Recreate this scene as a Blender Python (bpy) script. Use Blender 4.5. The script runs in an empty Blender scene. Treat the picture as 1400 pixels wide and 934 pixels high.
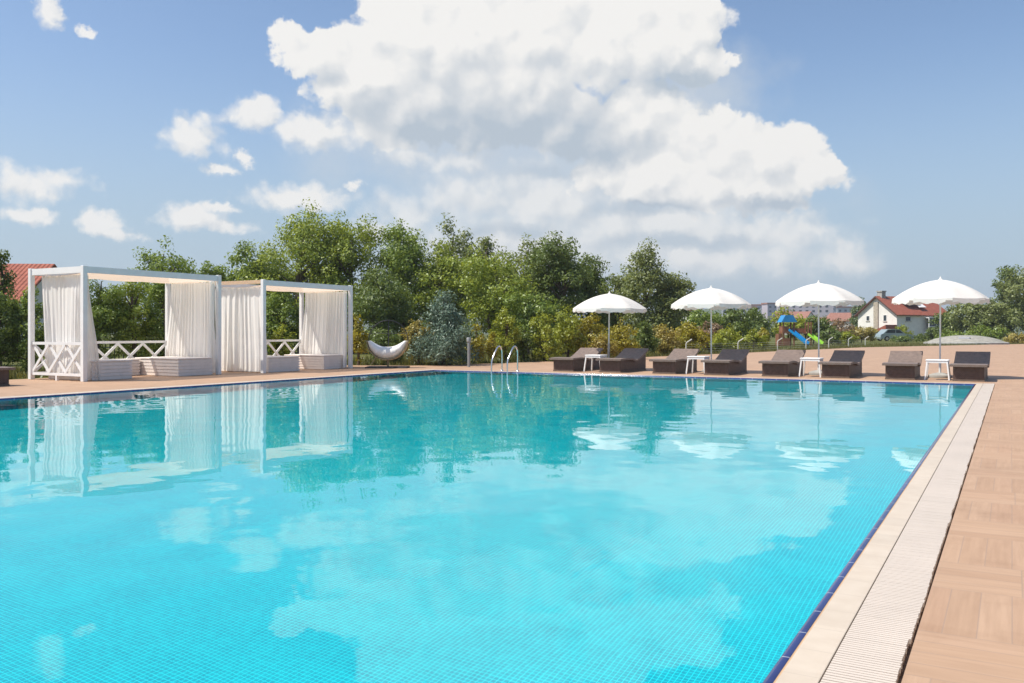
import bpy, math, random
import numpy as np

R = math.radians
sc = bpy.context.scene
col = sc.collection
random.seed(7)

# ------------------------------------------------------------------ frame of reference
# World axes follow the pool: +Y along its length, +X to its right. The camera stands at
# the origin on the right-hand deck and is turned 29.65 degrees to the left.
HEAD = R(29.65)
CS, SN = math.cos(HEAD), math.sin(HEAD)
EYE = 1.10
F = 1200.0


def at(px, d):
    lat = (px - 700.0) / F * d
    return lat * CS - d * SN, lat * SN + d * CS


def zat(py, d):
    return EYE - (py - 454.0) / F * d


def gd(py):
    return F * EYE / (py - 454.0)


def ground(px, py):
    return at(px, gd(py))


def x_on(px, Y):
    k = (px - 700.0) / F
    return Y * (k * CS - SN) / (CS + k * SN)


# ------------------------------------------------------------------ object helpers
def tag(o, label=None, cat=None, group=None, kind=None):
    if label:
        o['label'] = label
    if cat:
        o['category'] = cat
    if group:
        o['group'] = group
    if kind:
        o['kind'] = kind
    return o


def empty(name, loc, rz=0.0, label=None, cat=None, group=None):
    o = bpy.data.objects.new(name, None)
    o.empty_display_size = 0.2
    col.objects.link(o)
    o.location = loc
    o.rotation_euler = (0, 0, rz)
    return tag(o, label, cat, group)


def kids(o):
    return [c for c in bpy.data.objects if c.parent == o]


def copy_tree(o, parent=None):
    c = o.copy()
    col.objects.link(c)
    if parent is not None:
        c.parent = parent
    for ch in kids(o):
        copy_tree(ch, c)
    return c


class MB:
    """collects geometry for ONE mesh object"""

    def __init__(self):
        self.v = []
        self.f = []

    def add(self, vs, fs):
        b = len(self.v)
        self.v.extend([tuple(p) for p in vs])
        self.f.extend([tuple(i + b for i in q) for q in fs])
        return self

    def box(self, x0, x1, y0, y1, z0, z1, ch=0.0):
        if ch <= 0:
            vs = [(x0, y0, z0), (x1, y0, z0), (x1, y1, z0), (x0, y1, z0),
                  (x0, y0, z1), (x1, y0, z1), (x1, y1, z1), (x0, y1, z1)]
            fs = [(0, 3, 2, 1), (4, 5, 6, 7), (0, 1, 5, 4), (1, 2, 6, 5), (2, 3, 7, 6), (3, 0, 4, 7)]
            return self.add(vs, fs)
        c = ch
        ring = [(x0 + c, y0), (x1 - c, y0), (x1, y0 + c), (x1, y1 - c), (x1 - c, y1), (x0 + c, y1), (x0, y1 - c), (x0, y0 + c)]
        inn = [(x0 + c, y0 + c)] * 1
        vs = []
        ins = [(min(max(x, x0 + c), x1 - c), min(max(y, y0 + c), y1 - c)) for x, y in ring]
        for (r_, z) in ((ins, z0), (ring, z0 + c), (ring, z1 - c), (ins, z1)):
            vs += [(x, y, z) for x, y in r_]
        fs = []
        for k in range(3):
            for i in range(8):
                j = (i + 1) % 8
                fs.append((k * 8 + i, k * 8 + j, k * 8 + 8 + j, k * 8 + 8 + i))
        fs.append(tuple(reversed(range(8))))
        fs.append(tuple(range(24, 32)))
        return self.add(vs, fs)

    def bar(self, p, q, w, h, up=(0, 0, 1)):
        p = np.array(p, float)
        q = np.array(q, float)
        a = q - p
        a /= np.linalg.norm(a)
        u = np.array(up, float)
        if abs(a @ u) > 0.95:
            u = np.array((1.0, 0, 0))
        s = np.cross(a, u)
        s /= np.linalg.norm(s)
        t = np.cross(s, a)
        vs = []
        for c in (p, q):
            for (i, j) in ((-1, -1), (1, -1), (1, 1), (-1, 1)):
                vs.append(c + s * i * w / 2 + t * j * h / 2)
        return self.add(vs, [(0, 3, 2, 1), (4, 5, 6, 7), (0, 1, 5, 4), (1, 2, 6, 5), (2, 3, 7, 6), (3, 0, 4, 7)])

    def tube(self, pts, r, n=10, closed=False):
        P = [np.array(p, float) for p in pts]
        m = len(P)
        rs = [r] * m if not hasattr(r, '__len__') else list(r)
        vs, fs = [], []
        prev = None
        for i in range(m):
            if closed:
                t = P[(i + 1) % m] - P[i - 1]
            else:
                t = P[min(i + 1, m - 1)] - P[max(i - 1, 0)]
            t /= (np.linalg.norm(t) + 1e-9)
            if prev is None:
                u = np.array((0, 0, 1.0)) if abs(t[2]) < 0.9 else np.array((1.0, 0, 0))
            else:
                u = prev
            s = np.cross(t, u)
            s /= (np.linalg.norm(s) + 1e-9)
            u = np.cross(s, t)
            prev = u
            for k in range(n):
                a = 2 * math.pi * k / n
                vs.append(P[i] + (s * math.cos(a) + u * math.sin(a)) * rs[i])
        for i in range(m if closed else m - 1):
            j = (i + 1) % m
            for k in range(n):
                l = (k + 1) % n
                fs.append((i * n + k, i * n + l, j * n + l, j * n + k))
        if not closed:
            fs.append(tuple(reversed(range(n))))
            fs.append(tuple(range((m - 1) * n, m * n)))
        return self.add(vs, fs)

    def lathe(self, prof, n=24, c=(0, 0, 0)):
        vs, fs = [], []
        for (r, z) in prof:
            for k in range(n):
                a = 2 * math.pi * k / n
                vs.append((c[0] + r * math.cos(a), c[1] + r * math.sin(a), c[2] + z))
        for i in range(len(prof) - 1):
            for k in range(n):
                l = (k + 1) % n
                fs.append((i * n + k, i * n + l, (i + 1) * n + l, (i + 1) * n + k))
        return self.add(vs, fs)

    def prism(self, poly, axis, a0, a1):
        """closed polygon of (p, q) extruded along axis 'x' (p=y,q=z) or 'y' (p=x,q=z)"""
        n = len(poly)
        vs = []
        for a in (a0, a1):
            for (p, q) in poly:
                vs.append((a, p, q) if axis == 'x' else (p, a, q))
        fs = [tuple(range(n)), tuple(reversed(range(n, 2 * n)))]
        for i in range(n):
            j = (i + 1) % n
            fs.append((i, i + n, j + n, j))
        return self.add(vs, fs)

    def grid(self, fn, nu, nv):
        vs = [fn(i / nu, j / nv) for j in range(nv + 1) for i in range(nu + 1)]
        fs = [(j * (nu + 1) + i, j * (nu + 1) + i + 1, (j + 1) * (nu + 1) + i + 1, (j + 1) * (nu + 1) + i)
              for j in range(nv) for i in range(nu)]
        return self.add(vs, fs)

    def build(self, name, mat, parent=None, smooth=False, fixn=True):
        me = bpy.data.meshes.new(name)
        me.from_pydata(self.v, [], self.f)
        me.update()
        if fixn:
            import bmesh
            bm = bmesh.new()
            bm.from_mesh(me)
            bmesh.ops.recalc_face_normals(bm, faces=bm.faces)
            bm.to_mesh(me)
            bm.free()
        if smooth:
            me.polygons.foreach_set('use_smooth', [True] * len(me.polygons))
            if smooth != 'all':
                try:
                    me.set_sharp_from_angle(angle=R(40))
                except Exception:
                    pass
        me.materials.append(mat)
        o = bpy.data.objects.new(name, me)
        col.objects.link(o)
        if parent is not None:
            o.parent = parent
        return o


# ------------------------------------------------------------------ materials
class NT:
    def __init__(self, name):
        self.m = bpy.data.materials.new(name)
        self.m.use_nodes = True
        self.t = self.m.node_tree
        self.t.nodes.clear()
        self.out = self.n('ShaderNodeOutputMaterial')

    def n(self, typ, **kw):
        nd = self.t.nodes.new(typ)
        for k, v in kw.items():
            if k.startswith('i_'):
                nd.inputs[k[2:].replace('_', ' ')].default_value = v
            else:
                setattr(nd, k, v)
        return nd

    def l(self, a, b):
        self.t.links.new(a, b)

    def math(self, op, a, b=None, c=None, clamp=False):
        nd = self.n('ShaderNodeMath', operation=op)
        nd.use_clamp = clamp
        for i, x in enumerate((a, b, c)):
            if x is None:
                continue
            if hasattr(x, 'is_linked'):
                self.l(x, nd.inputs[i])
            else:
                nd.inputs[i].default_value = x
        return nd.outputs[0]

    def mix(self, fac, a, b, blend='MIX'):
        nd = self.n('ShaderNodeMix', data_type='RGBA', blend_type=blend)
        for i, x in ((0, fac), (6, a), (7, b)):
            if hasattr(x, 'is_linked'):
                self.l(x, nd.inputs[i])
            else:
                nd.inputs[i].default_value = (x if i == 0 else (*x, 1) if len(x) == 3 else x)
        return nd.outputs[2]

    def noise(self, vec, scale, detail=4, rough=0.55):
        nd = self.n('ShaderNodeTexNoise')
        nd.inputs['Scale'].default_value = scale
        nd.inputs['Detail'].default_value = detail
        nd.inputs['Roughness'].default_value = rough
        if vec is not None:
            self.l(vec, nd.inputs['Vector'])
        return nd.outputs['Fac']

    def coord(self, kind='Object', scale=None, rot=None):
        tc = self.n('ShaderNodeTexCoord')
        o = tc.outputs[kind]
        if scale or rot:
            mp = self.n('ShaderNodeMapping')
            if scale:
                mp.inputs['Scale'].default_value = scale
            if rot:
                mp.inputs['Rotation'].default_value = rot
            self.l(o, mp.inputs['Vector'])
            o = mp.outputs[0]
        return o

    def ramp(self, fac, stops):
        nd = self.n('ShaderNodeValToRGB')
        el = nd.color_ramp.elements
        while len(el) < len(stops):
            el.new(0.5)
        for e, (p, c) in zip(el, stops):
            e.position = p
            e.color = (*c, 1)
        self.l(fac, nd.inputs[0])
        return nd.outputs[0]

    def bump(self, h, strength=0.3, dist=0.01):
        b = self.n('ShaderNodeBump')
        b.inputs['Strength'].default_value = strength
        b.inputs['Distance'].default_value = dist
        self.l(h, b.inputs['Height'])
        return b.outputs[0]

    def principled(self, colr, rough=0.6, metal=0.0, normal=None, spec=0.5):
        p = self.n('ShaderNodeBsdfPrincipled')
        if hasattr(colr, 'is_linked'):
            self.l(colr, p.inputs['Base Color'])
        else:
            p.inputs['Base Color'].default_value = (*colr, 1)
        if hasattr(rough, 'is_linked'):
            self.l(rough, p.inputs['Roughness'])
        else:
            p.inputs['Roughness'].default_value = rough
        p.inputs['Metallic'].default_value = metal
        p.inputs['Specular IOR Level'].default_value = spec
        if normal is not None:
            self.l(normal, p.inputs['Normal'])
        return p.outputs[0]

    def done(self, sh):
        self.l(sh, self.out.inputs['Surface'])
        return self.m


def plain(name, c, rough=0.6, metal=0.0, var=0.12, scale=3.0, bump=0.0, spec=0.5):
    t = NT(name)
    co = t.coord('Object')
    n1 = t.noise(co, scale, 5)
    dark = tuple(x * (1 - var) for x in c)
    lite = tuple(min(1, x * (1 + var)) for x in c)
    cc = t.ramp(n1, [(0.3, dark), (0.7, lite)])
    nm = t.bump(t.noise(co, scale * 8, 4), bump, 0.004) if bump else None
    return t.done(t.principled(cc, rough, metal, nm, spec))


def fabric(name, c, trans=0.35, var=0.06, sheer=0.0):
    t = NT(name)
    co = t.coord('Object')
    n1 = t.noise(co, 2.5, 5)
    cc = t.ramp(n1, [(0.3, tuple(x * (1 - var) for x in c)), (0.7, c)])
    fine = t.noise(co, 60, 3)
    d = t.n('ShaderNodeBsdfDiffuse')
    t.l(cc, d.inputs[0])
    t.l(t.bump(fine, 0.15, 0.004), d.inputs['Normal'])
    tr = t.n('ShaderNodeBsdfTranslucent')
    t.l(cc, tr.inputs[0])
    mx = t.n('ShaderNodeMixShader')
    mx.inputs[0].default_value = trans
    t.l(d.outputs[0], mx.inputs[1])
    t.l(tr.outputs[0], mx.inputs[2])
    if sheer <= 0:
        return t.done(mx.outputs[0])
    tp = t.n('ShaderNodeBsdfTransparent')
    m2 = t.n('ShaderNodeMixShader')
    m2.inputs[0].default_value = sheer
    t.l(mx.outputs[0], m2.inputs[1])
    t.l(tp.outputs[0], m2.inputs[2])
    return t.done(m2.outputs[0])


def leafmat(name, c1, c2, trans=0.35):
    """leaves: colour differs from leaf to leaf and, in drifts, across the crown"""
    t = NT(name)
    g = t.n('ShaderNodeNewGeometry')
    co = t.coord('Object')
    f1 = t.math('MULTIPLY', g.outputs['Random Per Island'], 0.55)
    f2 = t.math('MULTIPLY_ADD', t.noise(co, 0.9, 2), 0.9, f1)
    f3 = t.math('SUBTRACT', f2, 0.25, clamp=True)
    cc = t.mix(f3, c1, c2)
    d = t.n('ShaderNodeBsdfDiffuse')
    t.l(cc, d.inputs[0])
    tr = t.n('ShaderNodeBsdfTranslucent')
    t.l(t.mix(0.4, cc, tuple(min(1, x * y) for x, y in zip(c2, (1.5, 1.4, 0.6)))), tr.inputs[0])
    mx = t.n('ShaderNodeMixShader')
    mx.inputs[0].default_value = trans
    t.l(d.outputs[0], mx.inputs[1])
    t.l(tr.outputs[0], mx.inputs[2])
    gl = t.n('ShaderNodeBsdfGlossy')
    gl.inputs['Roughness'].default_value = 0.45
    gl.inputs[0].default_value = (0.9, 0.95, 0.9, 1)
    m2 = t.n('ShaderNodeMixShader')
    m2.inputs[0].default_value = 0.035
    t.l(mx.outputs[0], m2.inputs[1])
    t.l(gl.outputs[0], m2.inputs[2])
    return t.done(m2.outputs[0])


def deck_material():
    t = NT('wood_look_deck_tiles')
    co = t.coord('Object')
    sp = t.n('ShaderNodeSeparateXYZ')
    t.l(co, sp.inputs[0])
    X, Y = sp.outputs[0], sp.outputs[1]
    PER, VL = 1.12, 0.64
    fr = t.math('FRACT', t.math('DIVIDE', t.math('ADD', Y, 45.72), PER))
    isv = t.math('LESS_THAN', fr, VL / PER)
    row = t.math('FLOOR', t.math('DIVIDE', t.math('ADD', Y, 45.72), PER))
    # planks along Y
    vy = t.math('MULTIPLY', fr, PER)
    px = t.math('DIVIDE', t.math('ADD', X, 60.03), 0.112)
    # planks along X
    hy = t.math('DIVIDE', t.math('SUBTRACT', vy, VL), 0.12)
    hshift = t.math('MULTIPLY', row, 0.37)
    hx = t.math('DIVIDE', t.math('ADD', t.math('ADD', X, 60.0), hshift), 0.72)

    def edge(v, width):       # 1 on a joint
        f = t.math('FRACT', v)
        d = t.math('MINIMUM', f, t.math('SUBTRACT', 1.0, f))
        return t.math('LESS_THAN', d, width)
    jv = t.math('MAXIMUM', edge(px, 0.022), edge(t.math('DIVIDE', vy, VL), 0.004))
    jh = t.math('MAXIMUM', edge(hy, 0.022), edge(hx, 0.004))
    joint = t.mix(isv, (0, 0, 0), (1, 1, 1))
    jm = t.math('ADD', t.math('MULTIPLY', jv, isv), t.math('MULTIPLY', jh, t.math('SUBTRACT', 1.0, isv)))
    # plank id -> tint
    cv = t.n('ShaderNodeCombineXYZ')
    idx = t.math('ADD', t.math('MULTIPLY', t.math('FLOOR', px), isv),
                 t.math('MULTIPLY', t.math('ADD', t.math('FLOOR', hx), 500.0), t.math('SUBTRACT', 1.0, isv)))
    idy = t.math('ADD', t.math('MULTIPLY', row, 7.0), t.math('MULTIPLY', t.math('FLOOR', hy), t.math('SUBTRACT', 1.0, isv)))
    t.l(idx, cv.inputs[0])
    t.l(idy, cv.inputs[1])
    wn = t.n('ShaderNodeTexWhiteNoise', noise_dimensions='2D')
    t.l(cv.outputs[0], wn.inputs['Vector'])
    # grain along the plank, offset from plank to plank
    def grain(sx, sy):
        mp = t.n('ShaderNodeMapping')
        mp.inputs['Scale'].default_value = (sx, sy, 1)
        t.l(co, mp.inputs['Vector'])
        ad = t.n('ShaderNodeVectorMath', operation='ADD')
        t.l(mp.outputs[0], ad.inputs[0])
        t.l(wn.outputs['Color'], ad.inputs[1])
        return t.noise(ad.outputs[0], 1.0, 6, 0.6)
    gv = grain(38, 2.4)
    gh = grain(2.4, 38)
    gm = t.math('ADD', t.math('MULTIPLY', gv, isv), t.math('MULTIPLY', gh, t.math('SUBTRACT', 1.0, isv)))
    base = t.ramp(wn.outputs['Value'], [(0.0, (0.425, 0.275, 0.178)), (0.35, (0.452, 0.297, 0.193)), (0.7, (0.472, 0.314, 0.208)), (1.0, (0.436, 0.278, 0.180))])
    g2 = t.ramp(gm, [(0.3, (0.90, 0.885, 0.87)), (0.68, (1.04, 1.04, 1.04))])
    c1 = t.mix(1.0, base, g2, 'MULTIPLY')
    big = t.noise(co, 0.7, 4)
    c2 = t.mix(1.0, c1, t.ramp(big, [(0.3, (0.93, 0.93, 0.93)), (0.7, (1.03, 1.02, 1.0))]), 'MULTIPLY')
    st = t.ramp(t.noise(co, 2.6, 6, 0.65), [(0.52, (1, 1, 1)), (0.72, (0.86, 0.84, 0.82))])
    c2 = t.mix(1.0, c2, st, 'MULTIPLY')
    c3 = t.mix(t.math('MULTIPLY', jm, 0.5), c2, (0.30, 0.22, 0.17))
    h = t.math('SUBTRACT', t.math('MULTIPLY', gm, 0.4), jm)
    return t.done(t.principled(c3, 0.62, 0, t.bump(h, 0.35, 0.003), 0.25))


def mosaic_material():
    """2.5 cm turquoise glass mosaic with pale grout"""
    t = NT('turquoise_pool_mosaic')
    co = t.coord('Object')
    # walls and floor share the same grid: pick the two coordinates lying in the face
    sp = t.n('ShaderNodeSeparateXYZ')
    t.l(co, sp.inputs[0])
    S = 0.027

    def line(v):
        f = t.math('FRACT', t.math('DIVIDE', t.math('ADD', v, 100.0), S))
        return t.math('LESS_THAN', f, 0.17)
    g = t.n('ShaderNodeNewGeometry')
    ns = t.n('ShaderNodeSeparateXYZ')
    t.l(g.outputs['True Normal'], ns.inputs[0])
    ws = []
    for k in range(3):
        notn = t.math('LESS_THAN', t.math('ABSOLUTE', ns.outputs[k]), 0.5)
        ws.append(t.math('MULTIPLY', line(sp.outputs[k]), notn))
    ln = t.math('MAXIMUM', t.math('MAXIMUM', ws[0], ws[1]), ws[2])
    sn = t.n('ShaderNodeVectorMath', operation='SNAP')
    t.l(co, sn.inputs[0])
    sn.inputs[1].default_value = (S, S, S)
    wn = t.n('ShaderNodeTexWhiteNoise', noise_dimensions='3D')
    t.l(sn.outputs[0], wn.inputs['Vector'])
    # sheets of mosaic (30 cm) differ a little too
    s2 = t.n('ShaderNodeVectorMath', operation='SNAP')
    t.l(co, s2.inputs[0])
    s2.inputs[1].default_value = (S * 12, S * 12, S * 12)
    w2 = t.n('ShaderNodeTexWhiteNoise', noise_dimensions='3D')
    t.l(s2.outputs[0], w2.inputs['Vector'])
    f = t.math('MULTIPLY_ADD', w2.outputs['Value'], 0.36, t.math('MULTIPLY', wn.outputs['Value'], 0.62))
    tile = t.ramp(f, [(0.0, (0.0, 0.44, 0.565)), (0.5, (0.0, 0.565, 0.67)), (1.0, (0.0, 0.68, 0.76))])
    c = t.mix(ln, tile, (0.02, 0.93, 0.95))
    return t.done(t.principled(c, 0.5, 0, None, 0.2))


def water_material():
    t = NT('pool_water')
    co = t.coord('Object')
    nm = t.bump(t.noise(co, 7.5, 2, 0.5), 1.0, 0.00028)
    rf = t.n('ShaderNodeBsdfRefraction')
    rf.inputs['Roughness'].default_value = 0.0
    rf.inputs['IOR'].default_value = 1.33
    rf.inputs[0].default_value = (0.60, 0.985, 1.0, 1)
    t.l(nm, rf.inputs['Normal'])
    gl = t.n('ShaderNodeBsdfGlossy')
    gl.inputs['Roughness'].default_value = 0.0
    gl.inputs[0].default_value = (1, 1, 1, 1)
    t.l(nm, gl.inputs['Normal'])
    fr = t.n('ShaderNodeFresnel')
    fr.inputs['IOR'].default_value = 1.33
    t.l(nm, fr.inputs['Normal'])
    mx = t.n('ShaderNodeMixShader')
    t.l(fr.outputs[0], mx.inputs[0])
    t.l(rf.outputs[0], mx.inputs[1])
    t.l(gl.outputs[0], mx.inputs[2])
    return t.done(mx.outputs[0])


def tiles_along(name, c, joint, length, rough=0.4, var=0.08, jw=0.012, spec=0.5):
    """strip tiles with joints every `length` metres, along whichever way the strip runs"""
    t = NT(name)
    co = t.coord('Object')
    sp = t.n('ShaderNodeSeparateXYZ')
    t.l(co, sp.inputs[0])

    def e(v):
        f = t.math('FRACT', t.math('DIVIDE', t.math('ADD', v, 100.0), length))
        return t.math('LESS_THAN', f, jw)
    g = t.math('MAXIMUM', e(sp.outputs[0]), e(sp.outputs[1]))
    sn = t.n('ShaderNodeVectorMath', operation='SNAP')
    t.l(co, sn.inputs[0])
    sn.inputs[1].default_value = (length, length, 10)
    wn = t.n('ShaderNodeTexWhiteNoise', noise_dimensions='3D')
    t.l(sn.outputs[0], wn.inputs['Vector'])
    base = t.ramp(wn.outputs['Value'], [(0, tuple(x * (1 - var) for x in c)), (1, tuple(min(1, x * (1 + var)) for x in c))])
    dirt = t.noise(co, 9, 5)
    base = t.mix(1.0, base, t.ramp(dirt, [(0.3, (0.92, 0.9, 0.88)), (0.65, (1, 1, 1))]), 'MULTIPLY')
    cc = t.mix(g, base, joint)
    return t.done(t.principled(cc, rough, 0, None, spec))


def wicker(name, c):
    t = NT(name)
    co = t.coord('Object')
    sp = t.n('ShaderNodeSeparateXYZ')
    t.l(co, sp.inputs[0])
    w = t.math('SINE', t.math('MULTIPLY', sp.outputs[2], 150.0))
    w2 = t.math('SINE', t.math('MULTIPLY', t.math('ADD', sp.outputs[0], sp.outputs[1]), 150.0))
    h = t.math('MULTIPLY', w, w2)
    n1 = t.noise(co, 14, 4)
    f = t.math('MULTIPLY_ADD', h, 0.25, n1)
    cc = t.ramp(f, [(0.2, tuple(x * 0.65 for x in c)), (0.8, tuple(x * 1.3 for x in c))])
    return t.done(t.principled(cc, 0.5, 0, t.bump(h, 0.5, 0.004), 0.35))


def grass_ground():
    t = NT('grassy_ground')
    co = t.coord('Object')
    n1 = t.noise(co, 0.35, 5)
    n2 = t.noise(co, 6.0, 5)
    c = t.ramp(n1, [(0.3, (0.075, 0.095, 0.022)), (0.55, (0.12, 0.125, 0.035)), (0.75, (0.17, 0.145, 0.06))])
    c = t.mix(1.0, c, t.ramp(n2, [(0.3, (0.6, 0.6, 0.6)), (0.7, (1.2, 1.2, 1.2))]), 'MULTIPLY')
    return t.done(t.principled(c, 0.9, 0, t.bump(n2, 0.6, 0.05), 0.1))


def roof_tiles(name, c):
    t = NT(name)
    co = t.coord('Object')
    sp = t.n('ShaderNodeSeparateXYZ')
    t.l(co, sp.inputs[0])
    w = t.math('SINE', t.math('MULTIPLY', sp.outputs[1], 21.0))
    w2 = t.math('FRACT', t.math('MULTIPLY', sp.outputs[2], 4.2))
    n1 = t.noise(co, 2.2, 5)
    f = t.math('MULTIPLY_ADD', w2, 0.25, n1)
    cc = t.ramp(f, [(0.3, tuple(x * 0.7 for x in c)), (0.8, tuple(min(1, x * 1.25) for x in c))])
    return t.done(t.principled(cc, 0.75, 0, t.bump(t.math('ADD', w, w2), 0.6, 0.05), 0.2))


M = {}
M['deck'] = deck_material()
M['mosaic'] = mosaic_material()
M['water'] = water_material()
M['nosing'] = tiles_along('navy_nosing_tiles', (0.035, 0.045, 0.16), (0.45, 0.46, 0.5), 0.28, 0.12, 0.18, 0.02)
M['coping'] = tiles_along('cream_coping_tiles', (0.57, 0.485, 0.385), (0.45, 0.38, 0.30), 0.245, 0.5, 0.04, 0.012, 0.3)
M['edge'] = plain('ochre_grout', (0.50, 0.33, 0.19), 0.8)
M['grate'] = plain('white_plastic_grating', (0.615, 0.525, 0.435), 0.45, var=0.05, scale=2)
M['gutter'] = plain('dark_gutter', (0.16, 0.115, 0.085), 0.9, var=0.4, scale=20)
M['white'] = plain('white_painted_wood', (0.80, 0.79, 0.77), 0.45, var=0.04, scale=4, bump=0.1)
M['bench'] = plain('white_slatted_wood', (0.80, 0.735, 0.68), 0.55, var=0.06, scale=5, bump=0.15)
M['curtain'] = fabric('ivory_voile', (0.985, 0.96, 0.915), 0.27, 0.02, 0.08)
M['ceiling'] = fabric('peach_canvas', (0.90, 0.70, 0.51), 0.55, 0.06, 0.28)
M['canopy'] = fabric('white_umbrella_canvas', (0.86, 0.84, 0.79), 0.3, 0.10)
M['pole'] = plain('white_enamelled_pole', (0.72, 0.71, 0.68), 0.35, var=0.05)
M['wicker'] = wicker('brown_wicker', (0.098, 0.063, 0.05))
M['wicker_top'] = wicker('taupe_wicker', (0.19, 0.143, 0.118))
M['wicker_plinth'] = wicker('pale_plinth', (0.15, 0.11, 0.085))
M['plastic'] = plain('white_plastic', (0.80, 0.78, 0.76), 0.35, var=0.03)
M['concrete'] = plain('grey_concrete', (0.36, 0.35, 0.32), 0.85, var=0.25, bump=0.3)
M['steel'] = plain('polished_steel', (0.72, 0.72, 0.70), 0.18, 1.0, var=0.05)
M['dark_metal'] = plain('dark_metal', (0.035, 0.035, 0.04), 0.5, 0.3, var=0.2)
M['rattan'] = wicker('honey_rattan', (0.42, 0.32, 0.17))
M['cushion'] = fabric('white_cushion', (0.93, 0.91, 0.87), 0.15)
M['grass'] = grass_ground()
M['bark'] = plain('bark', (0.10, 0.075, 0.05), 0.9, var=0.35, scale=6, bump=0.6)
M['stucco'] = plain('white_stucco', (0.74, 0.71, 0.65), 0.85, var=0.08, scale=1.0, bump=0.2)
M['stone'] = plain('beige_stone', (0.42, 0.36, 0.28), 0.85, var=0.3, scale=4, bump=0.4)
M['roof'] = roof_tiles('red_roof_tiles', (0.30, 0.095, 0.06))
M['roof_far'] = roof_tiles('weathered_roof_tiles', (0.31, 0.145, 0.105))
M['fascia'] = plain('brown_fascia', (0.10, 0.05, 0.035), 0.7)
M['glass'] = plain('dark_glass', (0.03, 0.04, 0.045), 0.08, var=0.1)
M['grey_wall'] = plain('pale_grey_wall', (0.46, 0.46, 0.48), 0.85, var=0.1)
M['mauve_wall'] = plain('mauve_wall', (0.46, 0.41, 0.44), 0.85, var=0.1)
M['blue'] = plain('blue_plastic', (0.01, 0.23, 0.52), 0.35, var=0.08)
M['lime'] = plain('lime_plastic', (0.33, 0.62, 0.06), 0.35, var=0.08)
M['redwood'] = plain('red_stained_wood', (0.24, 0.105, 0.055), 0.7, var=0.2)
M['car'] = plain('pale_car_paint', (0.33, 0.40, 0.40), 0.15, 0.2, var=0.03)
M['rubber'] = plain('black_rubber', (0.02, 0.02, 0.02), 0.7)
M['gravel'] = plain('grey_cover', (0.30, 0.285, 0.24), 0.85, var=0.22, scale=3, bump=0.5)
M['hill'] = plain('wooded_hill', (0.075, 0.10, 0.05), 0.95, var=0.5, scale=0.05)
M['lamp'] = plain('weathered_grey_metal', (0.27, 0.28, 0.28), 0.55, 0.2, var=0.15)
M['fence'] = plain('pale_post_paint', (0.56, 0.55, 0.50), 0.5, var=0.1)

# ------------------------------------------------------------------ the pool and deck
PX0, PX1, PY0, PY1 = -14.50, -0.688, -4.0, 20.97      # water's edge
NOS, COP, GRT, GAP = 0.036, 0.125, 0.208, 0.014
WL = -0.022                                            # water level below the deck
DEPTH = -1.35
WAVE = 0.0013
DX0, DX1, DY0, DY1 = -20.3, 46.0, -9.0, 110.0


def ring_box(mb, off0, off1, z0, z1):
    """a rectangular ring round the pool between two offsets from the water's edge"""
    a0, a1, b0, b1 = PX0 - off0, PX1 + off0, PY0 - off0, PY1 + off0
    c0, c1, d0, d1 = PX0 - off1, PX1 + off1, PY0 - off1, PY1 + off1
    mb.box(a1, c1, d0, d1, z0, z1)
    mb.box(c0, a0, d0, d1, z0, z1)
    mb.box(a0, a1, b1, d1, z0, z1)
    mb.box(a0, a1, d0, b0, z0, z1)


# basin
b = MB()
b.add([(PX0, PY0, DEPTH), (PX1, PY0, DEPTH), (PX1, PY1, DEPTH), (PX0, PY1, DEPTH),
       (PX0, PY0, -0.045), (PX1, PY0, -0.045), (PX1, PY1, -0.045), (PX0, PY1, -0.045)],
      [(0, 1, 2, 3), (0, 4, 5, 1), (1, 5, 6, 2), (2, 6, 7, 3), (3, 7, 4, 0)])
basin = tag(b.build('pool_basin', M['mosaic'], fixn=False), kind='structure')
# water
e = 0.0015
rw = np.random.default_rng(21)
nxw, nyw = 380, 680
gxw = np.linspace(PX0 + e, PX1 - e, nxw + 1)
gyw = np.linspace(PY0 + e, PY1 - e, nyw + 1)
GX, GY = np.meshgrid(gxw, gyw)
GZ = np.zeros_like(GX)
for _ in range(46):
    lam = math.exp(rw.uniform(math.log(0.20), math.log(1.0)))
    a_ = rw.uniform(0, 2 * math.pi)
    kx, ky = 2 * math.pi / lam * math.cos(a_), 2 * math.pi / lam * math.sin(a_)
    slope = WAVE * rw.uniform(0.5, 1.0) * min(1.0, lam / 0.45)
    GZ += slope * lam / (2 * math.pi) * np.sin(kx * GX + ky * GY + rw.uniform(0, 6.28) + 0.8 * np.sin(0.9 * GX * math.sin(a_) + 0.7 * GY * math.cos(a_)))
w = MB()
w.v = np.stack([GX, GY, WL + GZ], -1).reshape(-1, 3).tolist()
w.f = [(q * (nxw + 1) + p, q * (nxw + 1) + p + 1, (q + 1) * (nxw + 1) + p + 1, (q + 1) * (nxw + 1) + p) for q in range(nyw) for p in range(nxw)]
wo_ = w.build('water', M['water'], smooth='all', fixn=False)
tag(wo_, kind='structure')
wo_.cycles.is_caustics_caster = True
basin.cycles.is_caustics_receiver = True
# rounded navy nosing: a quarter round that dips into the water
nz = MB()
prof = [(0.0005, -0.09), (0.0005, -0.018), (0.004, -0.007), (0.011, -0.001), (NOS - 0.003, 0.0), (NOS, -0.002), (NOS, -0.09)]


def nose_run(fix, t0, t1, axis, sgn):
    vs, fs = [], []
    for (o, z) in prof:
        for t_, m in ((t0, -o), (t1, o)):
            vs.append((fix + sgn * o, t_ + m, z) if axis == 'y' else (t_ + m, fix + sgn * o, z))
    for i in range(len(prof) - 1):
        fs.append((2 * i, 2 * i + 1, 2 * i + 3, 2 * i + 2))
    nz.add(vs, fs)


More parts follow.
